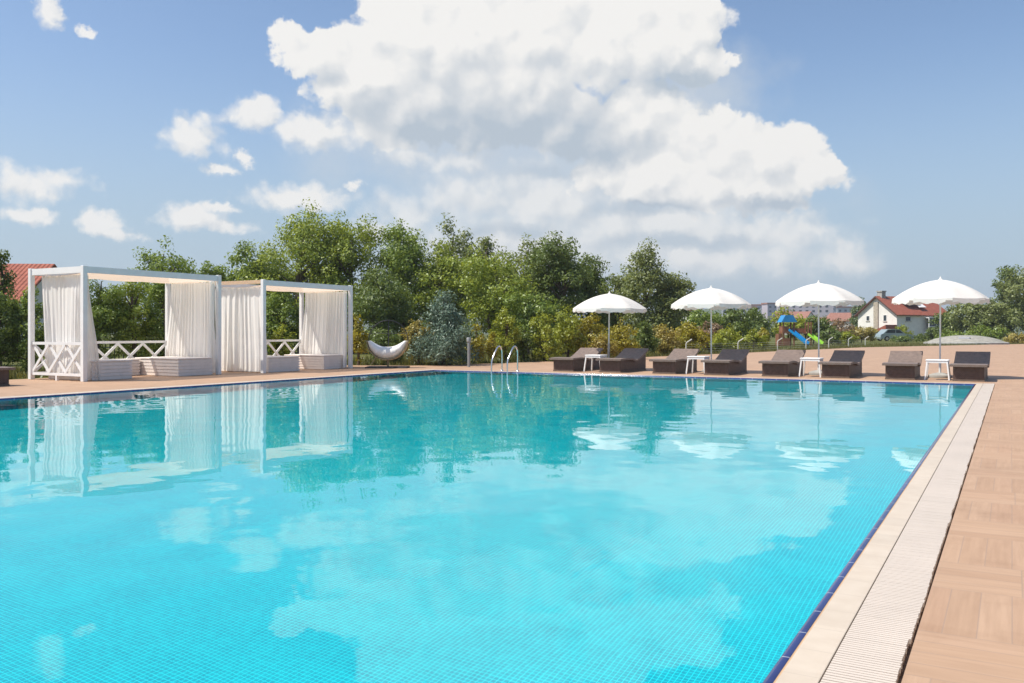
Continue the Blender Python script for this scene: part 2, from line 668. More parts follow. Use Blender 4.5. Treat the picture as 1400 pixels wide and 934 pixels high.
nose_run(PX1, PY0, PY1, 'y', 1)
nose_run(PX0, PY0, PY1, 'y', -1)
nose_run(PY1, PX0, PX1, 'x', 1)
nose_run(PY0, PX0, PX1, 'x', -1)
tag(nz.build('pool_edge_tiles', M['nosing'], smooth=True), kind='structure')
g = MB()
ring_box(g, NOS, NOS + 0.009, -0.1, -0.003)
tag(g.build('pool_edge_joint', M['edge']), kind='structure')
g = MB()
ring_box(g, NOS + 0.009, NOS + COP, -0.1, 0.002)
tag(g.build('pool_coping', M['coping']), kind='structure')
# gutter bed and grating
G0, G1 = NOS + COP + 0.004, NOS + COP + 0.004 + GRT
g = MB()
ring_box(g, NOS + COP, G1 + GAP, -0.12, -0.035)
tag(g.build('gutter', M['gutter']), kind='structure')
gr = MB()
rg = random.Random(3)
PIT, SLW = 0.0222, 0.0164
ymin, ymax = PY0 - G1, PY1 + G1


def slats(fix0, fix1, t0, t1, axis, ragged):
    n = int((t1 - t0) / PIT)
    mod = 0
    for i in range(n):
        if i % 11 == 0:
            mod = rg.uniform(-0.004, 0.004)
        a = t0 + i * PIT
        wd = SLW
        r_ = mod + rg.uniform(-0.0022, 0.0022)
        f0, f1 = (fix0, fix1 + r_) if ragged > 0 else (fix0 + r_, fix1)
        zt = rg.uniform(-0.0003, 0.0003)
        tp = 0.0048
        cs = [(a, zt), (a + wd, zt), (a + wd, zt - 0.002), (a + wd - tp, -0.03), (a + tp, -0.03), (a, zt - 0.002)]
        gr.prism(cs, 'x' if axis == 'y' else 'y', f0, f1)
    # two rails carry the slats
    for q in (0.25, 0.75):
        m = fix0 + (fix1 - fix0) * q
        if axis == 'y':
            gr.box(m - 0.004, m + 0.004, t0, t1, -0.031, -0.006)
        else:
            gr.box(t0, t1, m - 0.004, m + 0.004, -0.031, -0.006)


slats(PX1 + G0, PX1 + G1, ymin, ymax, 'y', 1)
slats(PX0 - G1, PX0 - G0, ymin, ymax, 'y', -1)
slats(PY1 + G0, PY1 + G1, PX0 - G0, PX1 + G0, 'x', 1)
tag(gr.build('drain_grating', M['grate']), kind='structure')

# deck: four sheets round the pool; its long left side runs out into the lawn
q0 = G1 + GAP
ix0, ix1, iy0, iy1 = PX0 - q0, PX1 + q0, PY0 - q0, PY1 + q0
dk = MB()


def slab(poly):
    n = len(poly)
    dk.add([(x, y, 0.0) for x, y in poly] + [(x, y, -0.10) for x, y in poly],
           [tuple(range(n))] + [(i, i + n, (i + 1) % n + n, (i + 1) % n) for i in range(n)])


slab([(ix1, DY0), (DX1, DY0), (DX1, iy1), (ix1, iy1)])
slab([(DX0, DY0), (ix0, DY0), (ix0, iy1 + 0.0), (DX0 + 0.3, iy1)])
slab([(ix0, DY0), (ix1, DY0), (ix1, iy0), (ix0, iy0)])
slab([(-20.0, iy1), (-16.0, iy1), (DX1, iy1), (DX1, 100.0), (2.2, 97.0), (-3.6, 82.0), (-9.3, 67.0), (-12.5, 45.0), (-15.6, 27.0), (-16.3, 24.4), (-17.2, 23.2), (-19.0, 22.6)])
tag(dk.build('pool_deck', M['deck'], fixn=False), kind='structure')

# ground: one sheet with a hole for the basin, reaching the horizon
gb = MB()
BIG = 3000.0
xs = [-BIG, PX0 - 0.3, PX1 + 0.3, BIG]
ys = [-BIG, PY0 - 0.3, PY1 + 0.3, BIG]
vs = [(x, y, -0.055) for y in ys for x in xs]
fs = []
for j in range(3):
    for i in range(3):
        if i == 1 and j == 1:
            continue
        fs.append((j * 4 + i, j * 4 + i + 1, j * 4 + i + 5, j * 4 + i + 4))
gb.add(vs, fs)
tag(gb.build('ground', M['grass'], fixn=False), kind='structure')

# distant hill behind the village
hl = MB()
NH = 120
rh = random.Random(5)


def hill_pt(u, v):
    px = -900 + 3600 * u
    d = 430 + 900 * v
    base = 9 + 9 * math.exp(-((px - 1080) / 190.0) ** 2) + 2.0 * math.sin(px * 0.021) + 1.2 * math.sin(px * 0.057 + 1)
    z = base * min(1.0, v * 2.2) ** 0.8 * (d / 600.0) if v < 0.5 else base * (d / 600.0)
    x, y = at(px, d)
    return (x, y, z - 0.5)


hl.grid(hill_pt, NH, 12)
tag(hl.build('hill', M['hill'], smooth='all'), kind='structure')

# ------------------------------------------------------------------ cabanas
POSTW = 0.105


def curtain(mb, p0, p1, zt, zb, gather0=(0, 1), gather1=(0, 1), folds=9, amp=0.05, seed=0, zb2=None, puddle=0.0):
    """cloth sheet hung between p0 and p1 (plan points); gather* = span used at top and bottom"""
    rr = random.Random(seed)
    ph = [rr.uniform(0, 6.28) for _ in range(4)]
    dx, dy = p1[0] - p0[0], p1[1] - p0[1]
    L = math.hypot(dx, dy)
    nx, ny = -dy / L, dx / L

    def fn(u, v):
        # v = 0 top, 1 bottom
        e = v * v * (3 - 2 * v)
        a = gather0[0] + (gather1[0] - gather0[0]) * e
        c = gather0[1] + (gather1[1] - gather0[1]) * e
        s = a + (c - a) * u
        uw = u + 0.030 * math.sin(7.3 * u + ph[0]) + 0.016 * math.sin(17.0 * u + ph[2]) + 0.010 * math.sin(5.0 * u + 3.0 * v + ph[3])
        k = 2 * math.pi * folds * uw
        o = 0.72 * amp * (0.55 + 0.6 * v) * (0.75 + 0.45 * math.sin(9.0 * u + ph[1] + 1.2 * v)) * (math.sin(k + ph[0] + 0.8 * math.sin(v * 2.3 + ph[1])) + 0.45 * math.sin(k * 2.3 + ph[2] + v * 1.5))
        o += 0.05 * v * math.sin(3.0 * u + ph[3])
        s += 0.010 * math.sin(k * 1.0 + ph[1]) * v
        zbb = zb if zb2 is None else zb + (zb2 - zb) * u
        z = zt + (zbb - zt) * v
        if v < 0.001:
            z -= 0.012 * (0.5 + 0.5 * math.cos(k))
        return (p0[0] + dx * s + nx * o, p0[1] + dy * s + ny * o, z)
    mb.grid(fn, max(24, folds * 12), 26)


def slat_box(x0, x1, y0, y1, h, root, n=5):
    """white bench box faced with horizontal slats and closed by a top board"""
    m = MB()
    m.box(x0 + 0.02, x1 - 0.02, y0 + 0.02, y1 - 0.02, 0.0, h - 0.03)
    m.build('core', M['bench'], root)
    s = MB()
    st = (h - 0.05) / n
    for i in range(n):
        z0 = 0.015 + i * st
        z1 = z0 + st - 0.022
        s.box(x0, x1, y0, y0 + 0.018, z0, z1)
        s.box(x0, x1, y1 - 0.018, y1, z0, z1)
        s.box(x0, x0 + 0.018, y0 + 0.0185, y1 - 0.0185, z0, z1)
        s.box(x1 - 0.018, x1, y0 + 0.0185, y1 - 0.0185, z0, z1)
    s.build('slatted_side', M['bench'], root)
    tp = MB()
    tp.box(x0 - 0.012, x1 + 0.012, y0 - 0.012, y1 + 0.012, h - 0.03, h, 0.006)
    tp.build('top_board', M['bench'], root)


def cabana(x0, x1, y0, y1, H, label, second=False):
    r = empty('cabana', ((x0 + x1) / 2, (y0 + y1) / 2, 0), 0, label, 'cabana', 'white curtained cabanas beside the pool')
    cx, cy = (x0 + x1) / 2, (y0 + y1) / 2
    X0, X1, Y0, Y1 = x0 - cx, x1 - cx, y0 - cy, y1 - cy
    h = POSTW / 2
    for (px, py) in ((X0 + h, Y0 + h), (X1 - h, Y0 + h), (X1 - h, Y1 - h), (X0 + h, Y1 - h)):
        m = MB()
        m.box(px - h, px + h, py - h, py + h, 0.0, H, 0.006)
        m.build('post', M['white'], r)
    zb0, zb1 = H - 0.155, H - 0.012
    w = 0.06
    m = MB()
    m.box(X1 - h - w / 2, X1 - h + w / 2, Y0 + POSTW, Y1 - POSTW, zb0, zb1)
    m.build('beam', M['white'], r)
    m = MB()
    m.box(X0 + h - w / 2, X0 + h + w / 2, Y0 + POSTW, Y1 - POSTW, zb0, zb1)
    m.build('beam', M['white'], r)
    m = MB()
    m.box(X0 + POSTW, X1 - POSTW, Y1 - h - w / 2, Y1 - h + w / 2, zb0, zb1)
    m.build('beam', M['white'], r)
    m = MB()
    m.box(X0 + POSTW, X1 - POSTW, Y0 + h - w / 2, Y0 + h + w / 2, zb0 + 0.05 if second else zb0, zb1)
    m.build('beam', M['ceiling'] if second else M['white'], r)
    # canvas ceiling, sagging between slim battens
    m = MB()

    def ceil_fn(u, v):
        x = X0 + POSTW + (X1 - X0 - 2 * POSTW) * u
        y = Y0 + POSTW + (Y1 - Y0 - 2 * POSTW) * v
        sag = 0.07 * math.sin(math.pi * u) * (0.7 + 0.3 * math.sin(math.pi * v)) + 0.02 * abs(math.sin(math.pi * v * 3))
        return (x, y, H - 0.135 - sag)
    m.grid(ceil_fn, 14, 24)
    m.build('canvas_ceiling', M['ceiling'], r, smooth='all')
    # low railings with crossed bars: left end and back
    RT, RB = 0.84, 0.14

    def railing(p, q, nx):
        m = MB()
        p3 = lambda t, z: (p[0] + (q[0] - p[0]) * t, p[1] + (q[1] - p[1]) * t, z)
        m.bar(p3(0, RT), p3(1, RT), 0.045, 0.06)
        m.bar(p3(0, RB), p3(1, RB), 0.045, 0.06)
        m.bar(p3(0.5, 0.0), p3(0.5, RB - 0.031), 0.05, 0.06)
        nxv = np.array([-(q[1] - p[1]), q[0] - p[0], 0.0])
        nxv = nxv / np.linalg.norm(nxv) * 0.012
        for i in range(nx):
            t0, t1 = i / nx, (i + 1) / nx
            m.bar(np.array(p3(t0, RT - 0.03)) + nxv, np.array(p3(t1, RB + 0.03)) + nxv, 0.022, 0.065)
            m.bar(np.array(p3(t0, RB + 0.03)) - nxv, np.array(p3(t1, RT - 0.03)) - nxv, 0.022, 0.065)
        m.build('railing', M['white'], r)
    if not second:
        railing((X0 + POSTW, Y0 + h), (X1 - POSTW, Y0 + h), 3)
    railing((X0 + h, Y0 + POSTW), (X0 + h, Y1 - POSTW), 5)
    zt = H - 0.175
    # curtains
    if not second:
        m = MB()
        curtain(m, (X0 + 0.16, Y0 + 0.16), (X1 - 0.10, Y0 + 0.16), zt, 0.12, (0.06, 0.99), (0.10, 1.0), 10, 0.035, 1)
        m.build('curtain', M['curtain'], r, smooth='all')
        m = MB()      # gathered at the near corner
        curtain(m, (X1 - 0.16, Y0 + 0.10), (X1 - 0.14, Y0 + 1.1), zt, 0.03, (0.0, 0.12), (0.0, 0.42), 5, 0.055, 2)
        m.build('curtain', M['curtain'], r, smooth='all')
    else:
        m = MB()
        curtain(m, (X0 + 0.05, Y0 + 0.17), (X1 - 0.08, Y0 + 0.17), zt, 0.03, (0.0, 0.97), (0.03, 1.0), 9, 0.06, 3)
        m.build('curtain', M['curtain'], r, smooth='all')
    m = MB()      # right-hand end, drawn half back from the rear post
    curtain(m, (X0 + 0.10, Y1 - 0.17), (X1 - 0.10, Y1 - 0.17), zt, 0.04, (0.12, 0.99), (0.0, 1.0), 13, 0.042, 4 if second else 5)
    m.build('curtain', M['curtain'], r, smooth='all')
    m = MB()      # strip round the front right post
    curtain(m, (X1 - 0.15, Y1 - 0.5), (X1 - 0.14, Y1 - 0.09), zt, 0.03, (0.62, 1.0), (0.35, 1.0), 3, 0.04, 8 if second else 9)
    m.build('curtain', M['curtain'], r, smooth='all')
    return r


C1 = (-19.85, -17.80, 12.15, 16.05)
C2 = (-19.35, -17.28, 17.00, 20.65)
cabana(*C1, 2.57, 'nearer white cabana with crossed end railing, at the left beside the pool')
cabana(*C2, 2.50, 'farther white cabana with closed ivory curtain facing left, near the hanging chair', True)


def bench(x0, x1, y0, y1, h, label):
    cx, cy = (x0 + x1) / 2, (y0 + y1) / 2
    r = empty('slatted_bench', (cx, cy, 0), 0, label, 'bench', 'white slatted benches in the cabanas')
    slat_box(x0 - cx, x1 - cx, y0 - cy, y1 - cy, h, r)
    return r


bench(-19.55, -17.95, 12.46, 13.5, 0.45, 'white slatted bench at the railed left end of the nearer cabana')
bench(-19.45, -17.83, 14.72, 15.78, 0.45, 'big white slatted bench at the right end of the nearer cabana')
bench(-19.70, -19.2, 13.54, 14.68, 0.42, 'low white bench along the back rail of the nearer cabana')
bench(-19.05, -17.45, 17.35, 18.55, 0.42, 'white slatted bench beside the closed curtain of the farther cabana')
bench(-19.0, -17.45, 19.55, 20.42, 0.42, 'white slatted bench at the right end of the farther cabana')

# ------------------------------------------------------------------ loungers
LL = 1.96


def prof_z(s):
    if s < 0.75:
        return 0.375 + 0.012 * math.sin(math.pi * s / 0.75)
    if s < 1.12:
        t = (s - 0.75) / 0.37
        return 0.375 - 0.045 * (t * t * (3 - 2 * t))
    t = (s - 1.12) / (LL - 1.12)
    return 0.33 + 0.30 * (t ** 1.25)


def slab_part(mb, s0, s1, w, th, n=14, zoff=0.0):
    top, bot = [], []
    for i in range(n + 1):
        s = s0 + (s1 - s0) * i / n
        ds = 0.01
        sl = (prof_z(min(LL, s + ds)) - prof_z(max(0, s - ds))) / (2 * ds)
        nl = math.hypot(1, sl)
        top.append((s, prof_z(s) + zoff))
        bot.append((s + th * sl / nl, prof_z(s) - th / nl + zoff))
    poly = top + bot[::-1]
    mb.prism([(p, q) for p, q in poly], 'x', -w / 2, w / 2)


def make_lounger():
    r = empty('sun_lounger', (0, 0, 0), 0, None, 'sun lounger')
    m = MB()
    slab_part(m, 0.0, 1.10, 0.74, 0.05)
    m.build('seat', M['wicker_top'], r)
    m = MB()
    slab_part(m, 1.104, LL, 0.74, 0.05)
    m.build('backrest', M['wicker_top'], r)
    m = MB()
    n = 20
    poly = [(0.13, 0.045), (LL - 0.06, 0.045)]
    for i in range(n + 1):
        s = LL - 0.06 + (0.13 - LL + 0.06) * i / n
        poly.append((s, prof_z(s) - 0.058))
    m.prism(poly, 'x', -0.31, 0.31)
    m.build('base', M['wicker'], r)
    m = MB()
    m.box(-0.318, 0.318, 0.122, LL - 0.052, 0.0, 0.042)
    m.build('plinth', M['wicker_plinth'], r)
    return r


LNG = [((757 + 783) / 2, 'brown wicker lounger left of the smallest parasol, nearest the pool ladder'),
       ((817 + 850) / 2, 'brown wicker lounger right of the smallest, leftmost parasol'),
       ((893 + 922) / 2, 'brown wicker lounger left of the second parasol from the left'),
       ((964 + 995) / 2, 'brown wicker lounger right of the second parasol from the left'),
       ((1042 + 1077) / 2, 'brown wicker lounger left of the second parasol from the right'),
       ((1124 + 1160) / 2, 'brown wicker lounger right of the second parasol from the right'),
       ((1211 + 1250) / 2, 'brown wicker lounger left of the largest, rightmost parasol'),
       ((1303 + 1345) / 2, 'brown wicker lounger at the pool corner, right of the largest parasol')]
lounger = make_lounger()
for i, (px, lab) in enumerate(LNG):
    o = lounger if i == 0 else copy_tree(lounger)
    o.location = (x_on(px, 22.0), 21.88 + random.uniform(-0.02, 0.02), 0)
    o.rotation_euler = (0, 0, R(random.uniform(-1.6, 1.6)))
    tag(o, lab, 'sun lounger', 'wicker loungers in a row along the far pool edge')
o = copy_tree(lounger)
gx, gy = ground(12, 527.5)
o.location = (gx + 0.12, gy - 0.02, 0)
o.rotation_euler = (0, 0, R(90))
o.location.y = gy - 0.30
tag(o, 'dark wicker lounger cut by the left edge of the view, left of the cabanas', 'sun lounger', None)
if 'group' in o:
    del o['group']

# ------------------------------------------------------------------ side tables


def make_table():
    r = empty('side_table', (0, 0, 0))
    m = MB()
    m.box(-0.24, 0.24, -0.24, 0.24, 0.435, 0.465, 0.01)
    m.build('table_top', M['plastic'], r)
    m = MB()
    for s in (-1, 1):
        m.box(-0.215, 0.215, s * 0.222 - 0.006, s * 0.222 + 0.006, 0.39, 0.434)
        m.box(s * 0.222 - 0.006, s * 0.222 + 0.006, -0.2155, 0.2155, 0.39, 0.434)
    m.build('apron', M['plastic'], r)
    for sx in (-1, 1):
        for sy in (-1, 1):
            m = MB()
            m.bar((sx * 0.205, sy * 0.205, 0.434), (sx * 0.25, sy * 0.25, 0.0), 0.045, 0.03)
            m.build('leg', M['plastic'], r)
    return r


TBL = [(815, 'white plastic side table under the smallest, leftmost parasol'),
       (955, 'white plastic side table under the second parasol from the left'),
       (1110, 'white plastic side table under the second parasol from the right'),
       (1282, 'white plastic side table under the largest, rightmost parasol')]
table = make_table()
for i, (px, lab) in enumerate(TBL):
    o = table if i == 0 else copy_tree(table)
    o.location = (x_on(px, 22.45), 22.45, 0)
    tag(o, lab, 'side table', 'white side tables between the loungers')

# ------------------------------------------------------------------ umbrellas


def make_umbrella(sleeve=True):
    r = empty('parasol', (0, 0, 0))
    Rr, ZR, ZT = 1.08, 1.90, 2.36
    n = 8
    m = MB()
    nr = 10
    vs, fs = [], []
    seg = n * 6

    def rad(k, t):
        a = (k / seg) * n
        fr = abs((a % 1.0) - 0.5) * 2           # 1 on a rib, 0 mid panel
        return fr, (k / seg) * 2 * math.pi
    for i in range(nr + 1):
        t = i / nr
        for k in range(seg):
            fr, a = rad(k, t)
            rr = Rr * t * (1 - 0.075 * (1 - fr * fr))
            z = ZT - (ZT - ZR) * (0.20 * t + 0.80 * t ** 2.0) - 0.018 * t * (1 - fr * fr)
            vs.append((rr * math.cos(a), rr * math.sin(a), z))
    for i in range(nr):
        for k in range(seg):
            l = (k + 1) % seg
            fs.append((i * seg + k, i * seg + l, (i + 1) * seg + l, (i + 1) * seg + k))
    m.add(vs, fs)
    m.build('canopy', M['canopy'], r, smooth=True)
    # scalloped valance
    m = MB()
    vs, fs = [], []
    for j in range(3):
        for k in range(seg):
            fr, a = rad(k, 1)
            rr = (Rr + 0.002) * (1 - 0.075 * (1 - fr * fr)) + 0.006 * j
            dz = -0.018 * (1 - fr * fr) - j * 0.5 * (0.09 + 0.025 * (1 - fr) + 0.02 * math.cos(k * math.pi))
            vs.append((rr * math.cos(a), rr * math.sin(a), ZR + dz))
    for j in range(2):
        for k in range(seg):
            if k % 6 == 5 and j == 1:
                continue
            l = (k + 1) % seg
            fs.append((j * seg + k, j * seg + l, (j + 1) * seg + l, (j + 1) * seg + k))
    m.add(vs, fs)
    m.build('valance', M['canopy'], r)
    m = MB()
    m.tube([(0, 0, 0.05), (0, 0, 2.35)], 0.019, 12)
    m.build('pole', M['pole'], r, smooth=True)
    m = MB()
    m.lathe([(0.0, 2.44), (0.012, 2.43), (0.02, 2.40), (0.035, 2.375), (0.06, 2.352), (0.0, 2.35)], 12)
    m.build('finial', M['canopy'], r, smooth=True)
    for k in range(n):
        a = 2 * math.pi * (k + 0.0) / n
        m = MB()
        p = []
        for i in range(6):
            t = 0.03 + 0.95 * i / 5
            p.append((Rr * t * math.cos(a), Rr * t * math.sin(a), ZT - 0.02 - (ZT - ZR) * (0.20 * t + 0.80 * t ** 2.0)))
        m.tube(p, 0.006, 5)
        m.bar((0.03 * math.cos(a), 0.03 * math.sin(a), 1.93), (0.55 * math.cos(a), 0.55 * math.sin(a), 2.19), 0.008, 0.008)
        m.build('rib', M['pole'], r)
    m = MB()
    if sleeve:
        m.tube([(0, 0, 0.1), (0, 0, 0.82)], 0.034, 12)
    else:
        m.tube([(0, 0, 0.1), (0, 0, 0.36)], 0.028, 12)
    m.build('sleeve', M['concrete'] if sleeve else M['pole'], r, smooth=True)
    m = MB()
    m.lathe([(0.0, 0.0), (0.25, 0.0), (0.26, 0.03), (0.245, 0.07), (0.16, 0.10), (0.06, 0.125), (0.0, 0.125)], 24)
    m.build('base', M['concrete'], r, smooth=True)
    return r


UMB = [(832, 398, True, 'smallest white parasol with a grey sleeve low on its pole, leftmost of the row'),
       (972.5, 390, False, 'white parasol in front of the low bushes, second from the left'),
       (1119.5, 383, False, 'white parasol in front of the playground slides and village'),
       (1285, 378, False, 'largest white parasol, in front of the house roof, rightmost of the row')]
for i, (px, top, sl, lab) in enumerate(UMB):
    o = make_umbrella(True) if sl else (make_umbrella(False) if i == 1 else copy_tree(plain_umb))
    if i == 1:
        plain_umb = o
    Y = 23.45
    X = x_on(px, Y)
    d = -X * SN + Y * CS
    zt = zat(top, d)
    o.location = (X, Y, 0)
    k = zt / 2.44
    o.scale = (1.0, 1.0, k)
    o.rotation_euler = (R(random.uniform(-0.8, 0.8)), R(random.uniform(-0.8, 0.8)), R(11 + 17 * i))
    tag(o, lab, 'parasol', 'white parasols in a row behind the pool')

# ------------------------------------------------------------------ pool ladder
lx0, lx1 = x_on(674.5, 21.0), x_on(696.0, 21.0)
r = empty('pool_ladder', ((lx0 + lx1) / 2, 21.0, 0), 0, 'polished steel pool ladder with two arched handrails at the far edge', 'pool ladder')
hw = (lx1 - lx0) / 2
for s in (-1, 1):
    pts = [(-0.10, -0.78), (-0.10, 0.0), (-0.09, 0.30)]
    path = [(-0.10, -0.72), (-0.10, -0.2), (-0.10, 0.18), (-0.085, 0.28), (-0.03, 0.38), (0.10, 0.54), (0.20, 0.65), (0.27, 0.695), (0.35, 0.70),
            (0.42, 0.66), (0.465, 0.58), (0.48, 0.48), (0.48, 0.0)]
    m = MB()
    m.tube([(s * hw, y, z) for y, z in path], 0.021, 10)
    rail = m.build('handrail', M['steel'], r, smooth=True)
    m = MB()
    m.lathe([(0.021, 0.035), (0.03, 0.03), (0.05, 0.008), (0.052, 0.0)], 14, (s * hw, 0.48, 0.0))
    m.build('flange', M['steel'], rail, smooth=True)
for z in (-0.2, -0.42, -0.64):
    m = MB()
    m.box(-hw + 0.02, hw - 0.02, -0.14, -0.06, z - 0.012, z + 0.012)
    m.build('step', M['steel'], r)

# ------------------------------------------------------------------ hanging crescent chair
cd = 26.9
cxw, cyw = at(530, cd)
r = empty('crescent_chair', (cxw, cyw, 0), HEAD, 'white cushioned crescent garden chair with a dark ring and base plate near the deck edge', 'garden chair')
RC, ZC = 0.60, 0.86
m = MB()
m.box(-0.64, 0.64, -0.38, 0.38, 0.0, 0.045, 0.012)
m.build('base_plate', M['dark_metal'], r)
m = MB()
m.tube([(RC * math.sin(a), 0.14, ZC + RC * math.cos(a)) for a in np.linspace(0, 2 * math.pi, 49)[:-1]], 0.013, 8, True)
m.build('ring', M['dark_metal'], r, smooth=True)
m = MB()
m.tube([(0, 0.2, 0.045), (0, 0.22, 0.6), (0, 0.17, ZC + RC - 0.01)], 0.016, 8)
m.build('centre_pole', M['dark_metal'], r, smooth=True)
m = MB()
m.tube([(-RC * 0.94, 0.15, ZC + 0.2), (RC * 0.94, 0.15, ZC + 0.2)], 0.008, 6)
m.build('crossbar', M['dark_metal'], r, smooth=True)


def crescent(name, mat, ro, thick, depth, a0, a1, yc=0.0, n=30, k=12):
    m = MB()
    vs, fs = [], []
    for i in range(n + 1):
        t = i / n
        a = a0 + (a1 - a0) * t
        f = max(0.03, math.sin(math.pi * t)) ** 0.42
        th = thick * f
        de = depth * (0.35 + 0.65 * f)
        rm = ro - th
        for j in range(k):
            b_ = 2 * math.pi * j / k
            rr = rm + th * math.cos(b_)
            bulge = 1 + 0.05 * math.sin(t * 38)
            vs.append((rr * math.sin(a), yc + de * math.sin(b_) * bulge, ZC + rr * math.cos(a)))
    for i in range(n):
        for j in range(k):
            l = (j + 1) % k
            fs.append((i * k + j, i * k + l, (i + 1) * k + l, (i + 1) * k + j))
    fs.append(tuple(range(k)))
    fs.append(tuple(range(n * k, (n + 1) * k)))
    m.add(vs, fs)
    return m.build(name, mat, r, smooth='all')


crescent('rattan_shell', M['rattan'], RC + 0.035, 0.025, 0.30, R(92), R(268))
crescent('cushion', M['cushion'], RC + 0.005, 0.195, 0.32, R(93), R(267))
m = MB()
m.bar((-0.33, -0.1, 0.36), (-0.47, -0.16, 0.12), 0.03, 0.03)
m.build('strut', M['rattan'], r)
m = MB()
m.bar((0.0, 0.05, 0.045), (0.0, 0.05, ZC - RC - 0.03), 0.05, 0.05)
m.build('strut', M['rattan'], r)

# ------------------------------------------------------------------ bollard light beside the blue conifer
gx, gy = at(641, 27.6)
r = empty('garden_lamp', (gx, gy, 0), 0, 'slim grey garden lamp post standing right of the blue conifer', 'garden lamp')
m = MB()
m.tube([(0, 0, 0), (0, 0, 0.78)], 0.045, 12)
m.build('post', M['lamp'], r, smooth=True)
m = MB()
m.lathe([(0.0, 0.93), (0.06, 0.925), (0.075, 0.90), (0.07, 0.80), (0.05, 0.78)], 14)
m.build('lamp_head', M['lamp'], r, smooth=True)

# ------------------------------------------------------------------ wire fence with crooked posts at the lawn edge
FP = [(938, 43.5), (1009, 48.0), (1063, 52.5), (1102, 56.5), (1133, 61.0), (1160, 66.0), (1183, 71.5)]
fx, fy = at(*FP[0])
r = empty('wire_fence', (fx, fy, 0), 0, 'low wire fence with pale cranked posts between deck and lawn', 'fence')
tips = []
for (px, d) in FP:
    x, y = at(px, d)
    x -= fx
    y -= fy
    m = MB()
    pts = [(x, y, 0), (x, y, 0.50), (x + 0.03, y + 0.02, 0.58), (x + 0.26, y + 0.12, 0.74)]
    m.tube(pts, 0.03, 8)
    m.build('post', M['fence'], r, smooth=True)
    tips.append((x, y))
for z in (0.12, 0.24, 0.36, 0.48):
    m = MB()
    m.tube([(x, y, z) for x, y in tips], 0.004, 4)
    m.build('wire', M['fence'], r)

# dark picket fence behind the farther cabana
r = empty('picket_fence', (-23.0, 20.5, 0), 0, 'dark metal picket fence behind the farther cabana', 'fence')
m = MB()
m.box(-0.011, 0.011, -0.011, 0.011, 0.02, 1.30)
pick = m.build('picket', M['dark_metal'], r)
pick.location.y = -5.0
for i in range(1, 66):
    c = pick.copy()
    col.objects.link(c)
    c.parent = r
    c.location.y = -5.0 + i * 0.15
for z in (0.18, 1.12):
    m = MB()
    m.box(0.012, 0.04, -5.1, 4.9, z - 0.02, z + 0.02)
    m.build('rail', M['dark_metal'], r)
for y in (-5.13, 0.0, 4.93):
    m = MB()
    m.box(-0.05, 0.008, y - 0.025, y + 0.025, -0.05, 1.36)
    m.build('post', M['dark_metal'], r)

# ------------------------------------------------------------------ playground
gx, gy = at(1076, 70)
r = empty('playset', (gx, gy, 0), HEAD, 'wooden playground set with blue roof, blue slide and lime green slide', 'playground')
S = 70 / 1200.0            # metres per photo pixel here
m = MB()
for sx in (-0.42, 0.42):
    for sy in (-0.42, 0.42):
        m.box(sx - 0.05, sx + 0.05, sy - 0.05, sy + 0.05, 0, 1.86)
m.box(-0.5, 0.5, -0.5, 0.5, 0.98, 1.05)
m.build('tower', M['redwood'], r)
m = MB()
m.box(-0.47, 0.0, -0.50, -0.475, 1.06, 1.55)
m.box(-0.50, -0.475, -0.46, 0.46, 1.06, 1.55)
m.box(-0.80, -0.52, -0.45, 0.40, 0.0, 0.95)
m.box(-0.45, 0.1, -0.49, -0.46, 0.02, 0.62)
m.build('side_panel', M['redwood'], r)
m = MB()
m.prism([(-0.62, 1.88), (0.62, 1.88), (0.30, 2.44), (-0.30, 2.44)], 'y', -0.6, 0.6)
m.build('roof', M['blue'], r)


def slide(p, q, mat, w):
    m = MB()
    m.bar(p, q, w, 0.04)
    d_ = np.array(q, float) - np.array(p, float)
    s_ = np.cross(d_, (0, 0, 1.0))
    s_ = s_ / np.linalg.norm(s_) * (w / 2 - 0.02)
    for k in (-1, 1):
        m.bar(np.array(p) + s_ * k + (0, 0, 0.09), np.array(q) + s_ * k + (0, 0, 0.09), 0.04, 0.17)
    m.build('slide', mat, r)


slide((0.12, -0.52, 1.20), (1.12, -1.5, 0.14), M['blue'], 0.62)
slide((1.75, -0.15, 0.86), (2.45, -0.9, 0.14), M['lime'], 0.55)
m = MB()
m.bar((0.45, 0.2, 1.1), (1.8, 0.2, 0.95), 0.9, 0.08)
m.box(0.55, 1.75, 0.6, 0.65, 1.0, 1.4)
for x in (1.62, 1.82):
    m.box(x, x + 0.09, -0.2, -0.11, 0, 1.9)
    m.box(x, x + 0.09, 0.5, 0.59, 0, 1.9)
m.build('bridge', M['redwood'], r)

# ------------------------------------------------------------------ houses


def window(parent, cx, cy, cz, w, h, nrm, inset=0.0):
    """window on a wall of the house; nrm = '-y' or '+x' in house space"""
    m = MB()
    t = 0.06
    def bx(mb, a0, a1, z0, z1, p0, p1):
        if nrm == '-y':
            mb.box(cx + a0, cx + a1, cy - p1, cy - p0, cz + z0, cz + z1)
        else:
            mb.box(cx + p0, cx + p1, cy + a0, cy + a1, cz + z0, cz + z1)
    bx(m, -w / 2, -w / 2 + t, 0, h, 0.004, 0.06)
    bx(m, w / 2 - t, w / 2, 0, h, 0.004, 0.06)
    bx(m, -w / 2 + t, w / 2 - t, 0, t, 0.004, 0.06)
    bx(m, -w / 2 + t, w / 2 - t, h - t, h, 0.004, 0.06)
    fr = m.build('window', M['white'], parent)
    m = MB()
    bx(m, -w / 2 + t, w / 2 - t, t, h - t, 0.003, 0.02)
    m.build('pane', M['glass'], fr)
    m = MB()
    bx(m, -w / 2 - 0.08, w / 2 + 0.08, -0.08, -0.002, 0.004, 0.12)
    m.build('sill', M['stone'], fr)


